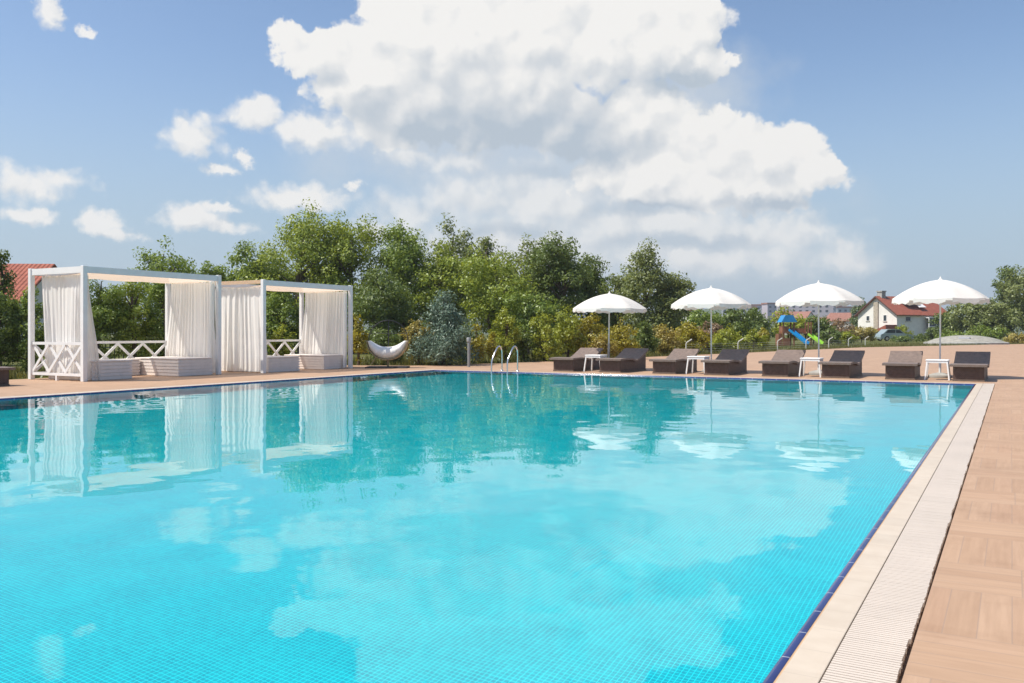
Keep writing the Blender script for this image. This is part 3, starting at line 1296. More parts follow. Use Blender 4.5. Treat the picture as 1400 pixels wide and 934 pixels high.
def gable_house(name, px, d, W, L, eave, ridge, rot, wall, roof, label, wins=True, chim=True, over=0.45):
    """gable end faces -y in house space; W across the gable, L along y"""
    x, y = at(px, d)
    r = empty(name, (x, y, 0), HEAD + rot, label, 'house')
    hw = W / 2
    m = MB()
    m.prism([(-hw, -0.3), (hw, -0.3), (hw, eave), (0, ridge - 0.12), (-hw, eave)], 'y', 0.0, L)
    wl = m.build('wall', wall, r)
    sl = (ridge - eave) / hw
    for s in (-1, 1):
        m = MB()
        xe = s * (hw + over)
        ze = eave - sl * over
        m.prism([(0, ridge), (xe, ze), (xe, ze - 0.16), (0, ridge - 0.17)], 'y', -over, L + over)
        ro = m.build('roof', roof, r)
        m = MB()
        m.prism([(0, ridge - 0.02), (xe, ze - 0.02), (xe, ze - 0.24), (0, ridge - 0.25)], 'y', -over - 0.06, -over - 0.004)
        m.build('fascia', M['fascia'], ro)
    return r


h = gable_house('house', 1199, 150, 8.2, 12.5, 4.3, 7.25, R(-64), M['stucco'], M['roof'],
                'white house with red tiled roof, chimney and glazed balcony beyond the far deck')
m = MB()
m.box(-0.55, 0.35, -0.22, -0.004, 0, 6.2)
m.build('stone_pilaster', M['stone'], h)
m = MB()
m.box(-0.5, 0.5, 0.6, 1.5, 6.6, 7.95)
m.box(-0.6, 0.6, 0.5, 1.6, 7.95, 8.15)
m.build('chimney', M['concrete'], h)
window(h, -1.9, 0, 3.0, 0.7, 0.9, '-y')
window(h, 1.7, 0, 2.9, 0.7, 1.1, '-y')
window(h, 4.1, 2.6, 2.9, 1.3, 0.8, '+x')
m = MB()   # glazed balcony on the long side
m.box(4.104, 5.2, 6.4, 12.3, 0.9, 1.15)
m.box(4.104, 5.2, 6.4, 12.3, 3.45, 3.6)
for yy in (6.4, 8.3, 10.2, 12.18):
    m.box(5.08, 5.2, yy, yy + 0.12, 1.15, 3.45)
m.box(5.1, 5.18, 6.52, 12.18, 1.95, 2.05)
bal = m.build('balcony', M['white'], h)
m = MB()
m.box(5.06, 5.078, 6.52, 12.18, 1.16, 3.44)
m.build('pane', M['glass'], bal)
m = MB()
m.prism([(4.1, 1.6), (4.1, 2.3), (2.6, 1.7), (0.9, 1.2), (0.9, 0.9)], 'y', -2.6, -0.01)
m.build('porch_roof', M['roof'], h)
m = MB()
m.box(1.2, 3.9, -2.4, -0.3, 0, 0.95)
m.build('porch_wall', M['stucco'], h)
m = MB()
m.prism([(0.9, 6.9), (3.0, 6.95), (3.0, 5.6)], 'y', 3.6, 6.2)
m.build('dormer', M['fascia'], h)
m = MB()
m.bar((2.3, 7.0, 6.1), (3.5, 7.0, 5.3), 1.6, 0.12)
m.build('roof_window', M['plastic'], h)

gable_house('house', -60, 62, 9.0, 6.3, 3.4, 5.95, R(-86), M['stucco'], M['roof'],
            'house whose red tiled roof shows above the hedge at the far left')

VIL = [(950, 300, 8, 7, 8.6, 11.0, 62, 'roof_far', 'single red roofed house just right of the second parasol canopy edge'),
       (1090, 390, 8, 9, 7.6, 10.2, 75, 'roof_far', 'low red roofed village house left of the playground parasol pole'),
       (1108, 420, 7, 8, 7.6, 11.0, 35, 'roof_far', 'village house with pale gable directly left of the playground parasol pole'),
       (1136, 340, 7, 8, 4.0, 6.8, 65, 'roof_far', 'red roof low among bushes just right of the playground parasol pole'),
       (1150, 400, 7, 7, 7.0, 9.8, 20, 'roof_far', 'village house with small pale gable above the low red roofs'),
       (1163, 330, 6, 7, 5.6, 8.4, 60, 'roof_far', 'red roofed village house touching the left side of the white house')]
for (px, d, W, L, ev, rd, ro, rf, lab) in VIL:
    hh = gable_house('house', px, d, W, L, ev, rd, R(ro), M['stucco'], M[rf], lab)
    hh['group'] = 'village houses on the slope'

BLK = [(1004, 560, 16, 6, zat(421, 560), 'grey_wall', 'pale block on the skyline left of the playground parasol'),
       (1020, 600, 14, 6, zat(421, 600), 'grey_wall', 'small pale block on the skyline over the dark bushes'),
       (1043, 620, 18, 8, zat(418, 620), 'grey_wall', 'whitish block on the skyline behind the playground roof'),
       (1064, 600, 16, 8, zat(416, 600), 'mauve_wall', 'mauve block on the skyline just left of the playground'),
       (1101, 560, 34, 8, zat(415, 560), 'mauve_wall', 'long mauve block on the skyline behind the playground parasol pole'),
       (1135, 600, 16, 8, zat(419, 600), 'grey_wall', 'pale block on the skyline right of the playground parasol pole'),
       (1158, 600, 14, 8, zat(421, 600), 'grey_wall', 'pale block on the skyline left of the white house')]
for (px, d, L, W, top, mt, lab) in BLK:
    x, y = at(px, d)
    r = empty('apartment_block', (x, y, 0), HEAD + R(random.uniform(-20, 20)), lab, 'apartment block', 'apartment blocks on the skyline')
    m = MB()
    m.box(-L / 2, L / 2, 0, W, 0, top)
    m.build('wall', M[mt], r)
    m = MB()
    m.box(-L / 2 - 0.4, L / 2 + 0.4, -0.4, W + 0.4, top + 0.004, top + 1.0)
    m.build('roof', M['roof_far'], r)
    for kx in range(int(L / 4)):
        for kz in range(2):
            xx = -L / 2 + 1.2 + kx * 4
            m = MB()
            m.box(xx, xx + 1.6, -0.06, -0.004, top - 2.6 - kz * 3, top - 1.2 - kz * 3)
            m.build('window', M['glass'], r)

# ------------------------------------------------------------------ parked car
gx, gy = at(1221, 108)
r = empty('parked_car', (gx, gy, 0), HEAD + R(8), 'pale parked car in front of the white house, half behind shrubs', 'car')
m = MB()
body = [(-2.1, 0.28), (2.1, 0.28), (2.12, 0.62), (1.95, 0.80), (1.1, 0.90), (-1.7, 0.94), (-2.08, 0.78), (-2.14, 0.5)]
m.prism(body, 'y', -0.82, 0.82)
m.build('body', M['car'], r)
m = MB()
m.prism([(-1.68, 0.93), (1.15, 0.895), (0.45, 1.40), (-0.2, 1.46), (-1.15, 1.42)], 'y', -0.72, 0.72)
m.build('cabin', M['car'], r)
m = MB()
m.prism([(-1.42, 0.99), (-0.15, 0.97), (-0.15, 1.37), (-1.05, 1.36)], 'y', -0.735, -0.722)
m.prism([(-0.05, 0.97), (0.92, 0.95), (0.40, 1.34), (-0.05, 1.37)], 'y', -0.735, -0.722)
m.build('side_window', M['glass'], r)
for wx in (-1.3, 1.3):
    for wy in (-0.75, 0.75):
        m = MB()
        m.tube([(wx, wy - 0.1, 0.31), (wx, wy + 0.1, 0.31)], 0.31, 18)
        wh = m.build('wheel', M['rubber'], r)
        m = MB()
        m.tube([(wx, wy - 0.105, 0.31), (wx, wy + 0.105, 0.31)], 0.18, 12)
        m.build('rim', M['steel'], wh)

# ------------------------------------------------------------------ low grey dome at the deck's far edge
gx, gy = at(1320, 80)
r = empty('domed_cover', (gx, gy, 0), 0, 'low grey domed cover on the far edge of the deck, behind the largest parasol', 'cover')
m = MB()
m.lathe([(3.3, 0.14), (3.05, 0.27), (2.6, 0.46), (1.9, 0.64), (1.1, 0.76), (0.4, 0.805), (0.0, 0.81)], 40)
m.build('dome', M['gravel'], r, smooth='all')
m = MB()
m.lathe([(3.5, 0.0), (3.5, 0.15), (3.28, 0.2), (3.2, 0.0)], 40)
m.build('rim', M['concrete'], r)
m = MB()
m.box(-0.45, 0.45, -2.5, -1.9, 0.45, 0.66, 0.03)
m.build('hatch', M['grey_wall'], r)

# ------------------------------------------------------------------ trees and shrubs
LEAF = {
    'green': leafmat('leaves_mid_green', (0.098, 0.165, 0.026), (0.292, 0.363, 0.060)),
    'bright': leafmat('leaves_bright_green', (0.129, 0.198, 0.024), (0.387, 0.435, 0.060)),
    'dark': leafmat('leaves_dark_green', (0.066, 0.111, 0.025), (0.204, 0.254, 0.053)),
    'grey': leafmat('leaves_grey_green', (0.109, 0.146, 0.046), (0.301, 0.332, 0.105)),
    'gold': leafmat('leaves_golden', (0.20, 0.175, 0.018), (0.46, 0.40, 0.035)),
    'lime': leafmat('leaves_yellow_green', (0.175, 0.220, 0.025), (0.432, 0.450, 0.050)),
    'olive': leafmat('leaves_olive', (0.215, 0.189, 0.039), (0.480, 0.377, 0.093)),
    'blue': leafmat('needles_blue_green', (0.075, 0.125, 0.085), (0.21, 0.285, 0.215), 0.2),
    'mauve': leafmat('leaves_mauve', (0.214, 0.151, 0.093), (0.428, 0.293, 0.186)),
}


def leaf_mesh(name, pos, outd, size, rng, mat, parent, droop=0.0, aspect=0.5):
    n = len(pos)
    nr = rng.normal(size=(n, 3)) * 0.62 + outd * 0.75 + np.array((0, 0, 0.35))
    nr /= np.linalg.norm(nr, axis=1)[:, None]
    d = rng.normal(size=(n, 3))
    d[:, 2] -= droop
    d -= (d * nr).sum(1)[:, None] * nr
    d /= np.linalg.norm(d, axis=1)[:, None]
    u = np.cross(nr, d)
    L = size * rng.uniform(0.6, 1.35, n)[:, None]
    Wd = L * aspect * rng.uniform(0.8, 1.2, n)[:, None]
    v = np.empty((n, 4, 3))
    v[:, 0] = pos - d * L * 0.5
    v[:, 1] = pos + u * Wd * 0.5
    v[:, 2] = pos + d * L * 0.5
    v[:, 3] = pos - u * Wd * 0.5
    me = bpy.data.meshes.new(name)
    me.vertices.add(n * 4)
    me.vertices.foreach_set('co', v.reshape(-1))
    me.loops.add(n * 4)
    me.loops.foreach_set('vertex_index', np.arange(n * 4, dtype=np.int32))
    me.polygons.add(n)
    me.polygons.foreach_set('loop_start', np.arange(n, dtype=np.int32) * 4)
    me.polygons.foreach_set('loop_total', np.full(n, 4, dtype=np.int32))
    me.update(calc_edges=True)
    me.materials.append(mat)
    o = bpy.data.objects.new(name, me)
    col.objects.link(o)
    o.parent = parent
    return o


def crown_points(rng, ell, nclump, per, rc, shell=0.5, stretch=1.0, flat=1.0):
    """leaf positions gathered in clumps spread through a set of ellipsoids (cx,cy,cz,rx,ry,rz)"""
    E = np.array(ell, float)
    vol = (E[:, 3] * E[:, 4] * E[:, 5]) ** 0.75
    pick = rng.choice(len(E), nclump, p=vol / vol.sum())
    d = rng.normal(size=(nclump, 3))
    d /= np.linalg.norm(d, axis=1)[:, None]
    rad = shell + (1 - shell) * rng.random(nclump) ** 0.6
    c = E[pick, :3] + d * rad[:, None] * E[pick, 3:]
    size = rc * rng.uniform(0.55, 1.35, nclump)
    num = np.maximum(4, (per * (size / rc) ** 2 * rng.uniform(0.6, 1.3, nclump)).astype(int))
    idx = np.repeat(np.arange(nclump), num)
    n = len(idx)
    q = rng.normal(size=(n, 3))
    q /= np.linalg.norm(q, axis=1)[:, None]
    rr = rng.random(n) ** 0.45
    off = q * rr[:, None] * size[idx][:, None]
    off[:, 2] *= flat
    # stretch each clump outward, like a spray of leaves on a branch end
    al = (off * d[idx]).sum(1)
    off += d[idx] * (al * (stretch - 1))[:, None]
    out = q * 0.7 + d[idx] * 0.6
    return c[idx] + off, out, c


def tree(name, cat, label, px, d, top, hw_px, leaf, group=None, base=0.0, leaf_sz=0.16, dens=1.0, seed=0, shape='round', trunk_vis=0.25, low=None, aspect=0.5):
    """broadleaf tree or shrub: tapered trunk with limbs and a leafy crown"""
    x, y = at(px, d)
    H = zat(top, d)
    W = hw_px * d / F
    rng = np.random.default_rng(seed + int(px * 7 + d * 13))
    r = empty(name, (x, y, base), rng.uniform(0, 6.28), label, cat, group)
    z0 = H * trunk_vis if low is None else low
    hh = (H - z0) / 2
    ell = []
    if shape == 'round':
        ell.append((0, 0, z0 + hh, W * 0.78, W * 0.78, hh * 0.86))
        for k in range(5):
            a = rng.uniform(0, 6.28)
            f = rng.uniform(0.35, 0.62)
            ell.append((W * 0.55 * math.cos(a), W * 0.55 * math.sin(a), z0 + hh * rng.uniform(0.5, 1.5), W * f, W * f, hh * f * 0.85))
        ell.append((W * rng.uniform(-.25, .25), W * rng.uniform(-.25, .25), H - hh * 0.40, W * 0.52, W * 0.52, hh * 0.40))
    elif shape == 'tall':
        ell.append((0, 0, z0 + hh * 0.9, W * 0.72, W * 0.72, hh * 0.9))
        ell.append((W * 0.12, 0, z0 + hh * 1.45, W * 0.42, W * 0.42, hh * 0.55))
        for k in range(6):
            a = rng.uniform(0, 6.28)
            f = rng.uniform(0.28, 0.45)
            ell.append((W * 0.6 * math.cos(a), W * 0.6 * math.sin(a), z0 + hh * rng.uniform(0.2, 1.25), W * f, W * f, hh * f * 0.8))
    elif shape == 'shrub':
        ell.append((0, 0, H * 0.45, W * 0.85, W * 0.85, H * 0.46))
        for k in range(5):
            a = rng.uniform(0, 6.28)
            f = rng.uniform(0.3, 0.5)
            hk = H * rng.uniform(0.35, 0.85)
            ell.append((W * 0.55 * math.cos(a), W * 0.55 * math.sin(a), hk * 0.75, W * f, W * f, hk * 0.3))
        ell.append((0, 0, H * 0.8, W * 0.3, W * 0.3, H * 0.2))
    elif shape == 'cone':
        for k in range(10):
            t = k / 9
            wk = W * (0.98 - 0.90 * t ** 1.15) * rng.uniform(0.88, 1.08)
            ell.append((W * 0.06 * rng.normal(), W * 0.06 * rng.normal(), H * (0.12 + 0.80 * t), wk, wk, H * 0.085))
    area = sum(e_[3] * e_[5] for e_ in ell) * 2.2
    rc = max(0.16, min(0.55, W * 0.24))
    ncl = int(max(26, area / (rc * rc) * 1.25 * dens))
    per = int(22 * (rc / leaf_sz) ** 1.5)
    spray = {'round': 1.35, 'tall': 1.5, 'shrub': 1.3, 'cone': 1.25}[shape]
    pos, out, cc = crown_points(rng, ell, ncl, per, rc, 0.45, spray, 0.85)
    keep = pos[:, 2] > 0.02
    leaf_mesh('crown' if shape in ('round', 'tall', 'cone') else 'foliage', pos[keep], out[keep], leaf_sz, rng, LEAF[leaf], r, 0.0, aspect)
    m = MB()
    tr = max(0.03, 0.028 * H)
    m.tube([(0, 0, -0.06), (0.02 * H * rng.normal(), 0.02 * H * rng.normal(), H * 0.3), (0.03 * H * rng.normal(), 0.03 * H * rng.normal(), H * 0.62),
            (0.02 * H * rng.normal(), 0.02 * H * rng.normal(), H * 0.88)], [tr, tr * 0.8, tr * 0.5, tr * 0.15], 8)
    for c in cc[:: max(1, len(cc) // 16)][:16]:
        zb = min(c[2] * 0.75, H * 0.6)
        zb = max(zb, H * 0.12)
        m.tube([(0, 0, zb), (c[0] * 0.5, c[1] * 0.5, (zb + c[2]) / 2), tuple(c)], [tr * 0.4, tr * 0.25, tr * 0.06], 5)
    m.build('trunk' if shape in ('round', 'tall', 'cone') else 'stem', M['bark'], r)
    return r


BT, SH, CO = ('broadleaf_tree', 'tree'), ('shrub', 'shrub'), ('conifer_tree', 'conifer')
PLANTS = [
    # hedge behind the cabanas
    (SH, 'dark tall shrub beside the lounger at the far left edge', -6, 23.0, 392, 34, 'dark', 'hedge', 'shrub', {}),
    (SH, 'leafy tall shrub directly left of the nearer cabana', 38, 23.5, 386, 32, 'green', 'hedge', 'shrub', {}),
    (SH, 'dark leafy shrub behind the curtained left end of the nearer cabana', 84, 24.4, 384, 34, 'dark', 'hedge', 'shrub', {}),
    (SH, 'green leafy shrub seen through the left half of the nearer cabana', 136, 25.0, 368, 34, 'green', 'hedge', 'shrub', {}),
    (SH, 'leafy shrub seen through the middle of the nearer cabana', 182, 25.4, 366, 34, 'bright', 'hedge', 'shrub', {}),
    (SH, 'green shrub behind the rear right post of the nearer cabana', 222, 26.0, 366, 30, 'green', 'hedge', 'shrub', {}),
    (SH, 'dark shrub behind the gap between the two cabanas', 272, 27.0, 388, 32, 'dark', 'hedge', 'shrub', {}),
    (SH, 'dark shrub behind the closed curtain of the farther cabana', 330, 28.5, 392, 34, 'dark', 'hedge', 'shrub', {}),
    (SH, 'dark shrub seen above the picket fence in the farther cabana', 385, 30.5, 392, 34, 'green', 'hedge', 'shrub', {}),
    (SH, 'yellow green low shrub just behind the dark picket fence', 386, 29.2, 445, 18, 'lime', 'low', 'shrub', {}),
    (SH, 'dark shrub behind the right curtain of the farther cabana', 438, 31.0, 400, 36, 'dark', 'hedge', 'shrub', {}),
    # trees behind the cabanas
    (CO, 'dark conifer tip at the left edge, just left of the red roof', -2, 30, 322, 34, 'dark', None, 'cone', {}),
    (BT, 'feathery tree rising behind the middle of the nearer cabana', 222, 43.5, 328, 52, 'green', 'trees', 'round', {'dens': 0.55}),
    (BT, 'small tree top behind the right end of the nearer cabana', 296, 46.1, 358, 28, 'green', 'trees', 'round', {'dens': 0.7}),
    (BT, 'big bright green tree behind the farther cabana, tallest on the left', 412, 47.4, 287, 82, 'bright', 'trees', 'round', {'low': 0.8}),
    (BT, 'green tree filling the left flank of the tallest bright tree', 352, 48.6, 334, 44, 'green', 'trees', 'round', {'low': 0.6}),
    (BT, 'bright tree at the right shoulder of the tallest bright tree', 480, 47.4, 300, 62, 'bright', 'trees', 'round', {'low': 0.7}),
    (BT, 'dark tree behind the ring of the crescent chair', 520, 42.9, 372, 50, 'dark', 'trees', 'round', {'low': 0.3, 'dens': 1.2}),
    (BT, 'green tree above and left of the blue conifer', 552, 48.6, 312, 60, 'green', 'trees', 'round', {'low': 0.6}),
    (BT, 'bright leafy tree directly behind the blue conifer', 598, 47.4, 332, 52, 'bright', 'trees', 'round', {'low': 0.6}),
    (BT, 'tall grey green tree at the back, above the blue conifer', 624, 56.0, 297, 54, 'grey', 'trees', 'tall', {'low': 1.0}),
    (BT, 'grey green tree at the back with a broken top, right of the tall grey one', 670, 58.2, 316, 46, 'grey', 'trees', 'tall', {'low': 1.0}),
    (BT, 'leafy mid green tree above the pool ladder', 676, 45.4, 335, 60, 'bright', 'trees', 'round', {'low': 0.5, 'dens': 1.1}),
    (BT, 'dark backdrop tree filling between the ladder tree and the dark round tree', 718, 50.4, 322, 52, 'grey', 'trees', 'tall', {'low': 0.8}),
    (BT, 'dark round tree left of the smallest parasol', 766, 48.2, 322, 58, 'dark', 'trees', 'round', {'low': 0.6, 'dens': 1.2}),
    (BT, 'dark tree directly behind the left half of the smallest parasol', 804, 50.4, 350, 40, 'dark', 'trees', 'round', {'low': 0.5}),
    (BT, 'grey green tall tree behind the right half of the smallest parasol', 882, 56.0, 330, 50, 'grey', 'trees', 'tall', {'low': 0.5, 'dens': 1.2}),
    (BT, 'small grey tree in the dip left of the tall one behind the smallest parasol', 844, 60.5, 366, 32, 'grey', 'trees', 'round', {'low': 0.5}),
    (BT, 'rounded grey green tree between the two leftmost parasols', 918, 57.1, 372, 28, 'grey', 'trees', 'round', {'low': 0.4}),
    (BT, 'bushy green tree right of the golden shrub by the ladder', 722, 43.5, 398, 40, 'green', 'trees', 'round', {'low': 0.25}),
    # conifers and shrubs on the lawn edge
    (CO, 'bluish green broad conifer on the lawn edge right of the crescent chair', 606, 29.2, 384, 50, 'blue', None, 'cone', {'leaf_sz': 0.11, 'dens': 2.6, 'aspect': 0.34}),
    (SH, 'olive bush at the left foot of the blue conifer', 572, 29.6, 430, 24, 'olive', 'low', 'shrub', {}),
    (SH, 'golden shrub peeping out right of the farther cabana', 490, 29.0, 430, 13, 'gold', 'gold', 'shrub', {}),
    (SH, 'dark low bush behind the crescent chair', 528, 30.5, 446, 26, 'dark', 'low', 'shrub', {}),
    (SH, 'dark low bush behind the lamp post', 640, 31.5, 440, 26, 'dark', 'low', 'shrub', {}),
    (SH, 'small golden shrub right behind the garden lamp', 652, 30.6, 440, 11, 'gold', 'gold', 'shrub', {}),
    (SH, 'tiny golden shrub just left of the pool ladder rails', 672, 31.0, 452, 9, 'gold', 'gold', 'shrub', {}),
    (SH, 'yellow green upright shrub behind the pool ladder', 692, 32.0, 418, 20, 'lime', 'low', 'shrub', {}),
    (SH, 'dark low bush right of the pool ladder', 716, 33.0, 446, 22, 'dark', 'low', 'shrub', {}),
    (SH, 'yellow green shrub left of the first lounger', 744, 33.0, 428, 26, 'lime', 'low', 'shrub', {}),
    (SH, 'yellow green tall shrub behind the first lounger', 776, 34.5, 420, 28, 'lime', 'low', 'shrub', {}),
    (SH, 'golden shrub left of the smallest parasol pole', 806, 34.5, 426, 28, 'gold', 'gold', 'shrub', {}),
    (SH, 'golden shrub right of the smallest parasol pole', 848, 35.5, 436, 26, 'gold', 'gold', 'shrub', {}),
    (SH, 'olive shrub left of the golden ones behind the second lounger', 826, 33.8, 455, 20, 'olive', 'low', 'shrub', {}),
    (SH, 'dark bush in the gap behind the second and third loungers', 880, 41.0, 440, 22, 'dark', 'low', 'shrub', {}),
    (SH, 'olive shrub behind the third lounger', 908, 42.0, 444, 24, 'olive', 'low', 'shrub', {}),
    (SH, 'golden shrub left of the second parasol pole', 942, 45.0, 440, 26, 'gold', 'gold', 'shrub', {}),
    (SH, 'golden low shrub right of the second parasol pole', 994, 49.0, 448, 26, 'lime', 'low', 'shrub', {}),
    (SH, 'brownish shrub close behind the second parasol pole', 970, 50.0, 436, 20, 'mauve', 'low', 'shrub', {}),
    (BT, 'dark green bush tree left of the second parasol pole', 948, 66, 420, 32, 'green', 'trees', 'round', {'low': 0.2}),
    (BT, 'dark green bush tree right of the second parasol pole', 1004, 70, 418, 34, 'dark', 'trees', 'round', {'low': 0.2}),
    (BT, 'dark green bush tree left of the playground', 1036, 76, 424, 30, 'dark', 'trees', 'round', {'low': 0.2}),
    (SH, 'lime shrub on the lawn left of the playground', 1030, 56, 452, 22, 'lime', 'low', 'shrub', {}),
    (SH, 'dry orange shrub on the lawn between the fence posts', 1044, 60, 446, 9, 'gold', 'gold', 'shrub', {}),
    (BT, 'golden tree behind the playground roof', 1078, 82, 422, 28, 'lime', 'trees', 'round', {'low': 0.2}),
    (BT, 'dark bush tree behind the lime green slide', 1112, 84, 432, 26, 'dark', 'trees', 'round', {'low': 0.2}),
    (SH, 'mauve bush right of the playground parasol pole', 1146, 84, 436, 24, 'mauve', 'low', 'shrub', {}),
    (SH, 'dark bush between the playground and the white house', 1134, 78, 448, 20, 'dark', 'low', 'shrub', {}),
    (SH, 'lime shrub on the lawn right of the lime green slide', 1160, 80, 452, 18, 'lime', 'low', 'shrub', {}),
    (SH, 'olive bush at the left corner of the white house', 1178, 96, 444, 20, 'olive', 'low', 'shrub', {}),
    (BT, 'small tree behind the ridge at the left of the white house', 1174, 175, 408, 12, 'dark', 'trees', 'round', {'low': 0.5, 'leaf_sz': 0.3}),
    (SH, 'golden shrub in front of the gable of the white house', 1192, 112, 450, 16, 'gold', 'gold', 'shrub', {}),
    (SH, 'yellow green shrub in front of the long side of the white house', 1234, 116, 446, 15, 'lime', 'low', 'shrub', {}),
    (SH, 'dark clipped bush below the glazed balcony', 1258, 116, 456, 10, 'dark', 'low', 'shrub', {}),
    (SH, 'dark bush right of the white house, left of the largest parasol pole', 1276, 110, 446, 14, 'dark', 'low', 'shrub', {}),
    (SH, 'low dark hedge bush beside the parked car', 1240, 100, 462, 22, 'dark', 'low', 'shrub', {}),
    # right-hand trees
    (BT, 'dark bush tree right of the largest parasol pole', 1300, 104, 426, 24, 'dark', 'trees', 'round', {'low': 0.1}),
    (BT, 'rounded olive tree behind the right half of the largest parasol', 1322, 98, 408, 34, 'grey', 'trees', 'round', {'low': 0.1}),
    (BT, 'rounded grey green tree above the domed cover', 1356, 96, 406, 34, 'grey', 'trees', 'round', {'low': 0.1}),
    (BT, 'tall dark tree at the right edge, rising above the parasol', 1378, 104, 356, 32, 'dark', 'trees', 'tall', {'low': 0.6}),
    (BT, 'tall grey green tree cut by the right edge of the view', 1414, 92, 362, 46, 'grey', 'trees', 'round', {'low': 0.3}),
    (SH, 'low olive bush right of the domed cover', 1396, 84, 456, 24, 'olive', 'low', 'shrub', {}),
    (SH, 'low green bush left of the domed cover', 1296, 92, 452, 20, 'green', 'low', 'shrub', {}),
    (SH, 'low dark green bush behind the domed cover', 1340, 92, 448, 30, 'green', 'low', 'shrub', {}),
]
GRP = {'hedge': 'tall shrubs of the hedge behind the cabanas', 'low': 'low shrubs along the lawn edge', 'gold': 'golden shrubs along the lawn edge',
       'trees': 'trees beyond the pool', None: None}
for (nc, lab, px, d, top, hw_, leaf, grp, shp, kw) in PLANTS:
    kw = dict(kw)
    if 'leaf_sz' not in kw:
        kw['leaf_sz'] = max(0.09, min(0.30, 0.0034 * d)) if shp != 'shrub' else max(0.075, min(0.24, 0.0029 * d))
    nm = nc[0]
    if grp == 'gold':
        nm = 'golden_shrub'
    tree(nm, nc[1], lab, px, d, top, hw_, leaf, GRP[grp], shape=shp, **kw)

# ------------------------------------------------------------------ grass on the lawn edge
rng = np.random.default_rng(11)
pts = []
edge = [(-21.4, 9.0), (-20.9, 22.6), (-19.2, 22.9), (-17.2, 23.5), (-16.3, 24.7), (-15.6, 27.3), (-12.5, 45.2), (-9.3, 67.2), (-3.6, 82.3), (2.2, 97.3), (12, 101)]
for i in range(len(edge) - 1):
    p, q = np.array(edge[i]), np.array(edge[i + 1])
    L = np.linalg.norm(q - p)
    n_ = np.array([-(q - p)[1], (q - p)[0]]) / L
    cnt = int(L * (330 if i < 6 else 170))
    t = rng.random(cnt)[:, None]
    off = (rng.random(cnt) ** 1.8 * (9.0 if i > 3 else 5.0))[:, None] - 0.04
    pts.append(p + (q - p) * t + n_ * off)
P2 = np.concatenate(pts)
n = len(P2)
hgt = rng.uniform(0.05, 0.16, n) * (1 + 0.8 * (rng.random(n) > 0.93))
ang = rng.uniform(0, 6.28, n)
wd = rng.uniform(0.012, 0.03, n)
lean = rng.normal(size=(n, 2)) * 0.05
v = np.zeros((n, 3, 3))
v[:, 0, 0] = P2[:, 0] - np.cos(ang) * wd
v[:, 0, 1] = P2[:, 1] - np.sin(ang) * wd
v[:, 1, 0] = P2[:, 0] + np.cos(ang) * wd
v[:, 1, 1] = P2[:, 1] + np.sin(ang) * wd
v[:, 2, :2] = P2 + lean
v[:, :2, 2] = -0.05
v[:, 2, 2] = hgt
me = bpy.data.meshes.new('lawn_grass')
me.vertices.add(n * 3)
me.vertices.foreach_set('co', v.reshape(-1))
me.loops.add(n * 3)
me.loops.foreach_set('vertex_index', np.arange(n * 3, dtype=np.int32))
me.polygons.add(n)
me.polygons.foreach_set('loop_start', np.arange(n, dtype=np.int32) * 3)
me.polygons.foreach_set('loop_total', np.full(n, 3, dtype=np.int32))
me.update(calc_edges=True)
me.materials.append(leafmat('grass_blades', (0.075, 0.085, 0.018), (0.21, 0.19, 0.055)))
o = bpy.data.objects.new('lawn_grass', me)
col.objects.link(o)
tag(o, 'grass along the lawn edge beyond the deck', 'grass', kind='stuff')

# ------------------------------------------------------------------ the hazy summer air
hb = MB()
hb.box(-3100, 3100, -3100, 3100, -2.5, 60.0)
t = NT('thin_haze')
pv = t.n('ShaderNodeVolumePrincipled')
pv.inputs['Color'].default_value = (0.86, 0.92, 1.0, 1)
pv.inputs['Density'].default_value = 0.00038
pv.inputs['Anisotropy'].default_value = 0.25
t.l(pv.outputs[0], t.out.inputs['Volume'])
tag(hb.build('haze', t.m), 'thin pale summer haze over the far village', 'haze', kind='stuff')

# ------------------------------------------------------------------ sun, sky, clouds
SUN_EL = R(57)
# from the left and a little behind the camera
cam_az = R(-103)                        # relative to the view direction, clockwise positive
az = -HEAD + cam_az                     # clockwise from +Y
sdir = (math.sin(az) * math.cos(SUN_EL), math.cos(az) * math.cos(SUN_EL), math.sin(SUN_EL))
sun = bpy.data.lights.new('sun', 'SUN')
sun.energy = 4.75
sun.angle = R(0.55)
sun.color = (1.0, 0.945, 0.86)
sun.cycles.is_caustics_light = True
so = bpy.data.objects.new('sun', sun)
col.objects.link(so)
from mathutils import Vector
so.rotation_euler = Vector(sdir).to_track_quat('Z', 'Y').to_euler()
so.location = (0, 0, 30)

world = bpy.data.worlds.new('World')
sc.world = world
world.use_nodes = True
T = world.node_tree
T.nodes.clear()


class WN(NT):
    def __init__(self, tree):
        self.t = tree


wn = WN(T)
sky = wn.n('ShaderNodeTexSky')
sky.sky_type = 'NISHITA'
sky.sun_disc = False
sky.sun_elevation = SUN_EL
sky.sun_rotation = az % (2 * math.pi)
sky.air_density = 1.0
sky.dust_density = 0.9
sky.ozone_density = 2.8
tc = wn.n('ShaderNodeTexCoord')
vr = wn.n('ShaderNodeVectorRotate', rotation_type='Z_AXIS')
wn.l(tc.outputs['Generated'], vr.inputs['Vector'])
vr.inputs['Angle'].default_value = -HEAD
sp = wn.n('ShaderNodeSeparateXYZ')
wn.l(vr.outputs[0], sp.inputs[0])
AZ = wn.math('ARCTAN2', sp.outputs[0], sp.outputs[1])
EL = wn.math('ARCSINE', sp.outputs[2])
cb = wn.n('ShaderNodeCombineXYZ')
wn.l(AZ, cb.inputs[0])
wn.l(EL, cb.inputs[1])
AE = cb.outputs[0]

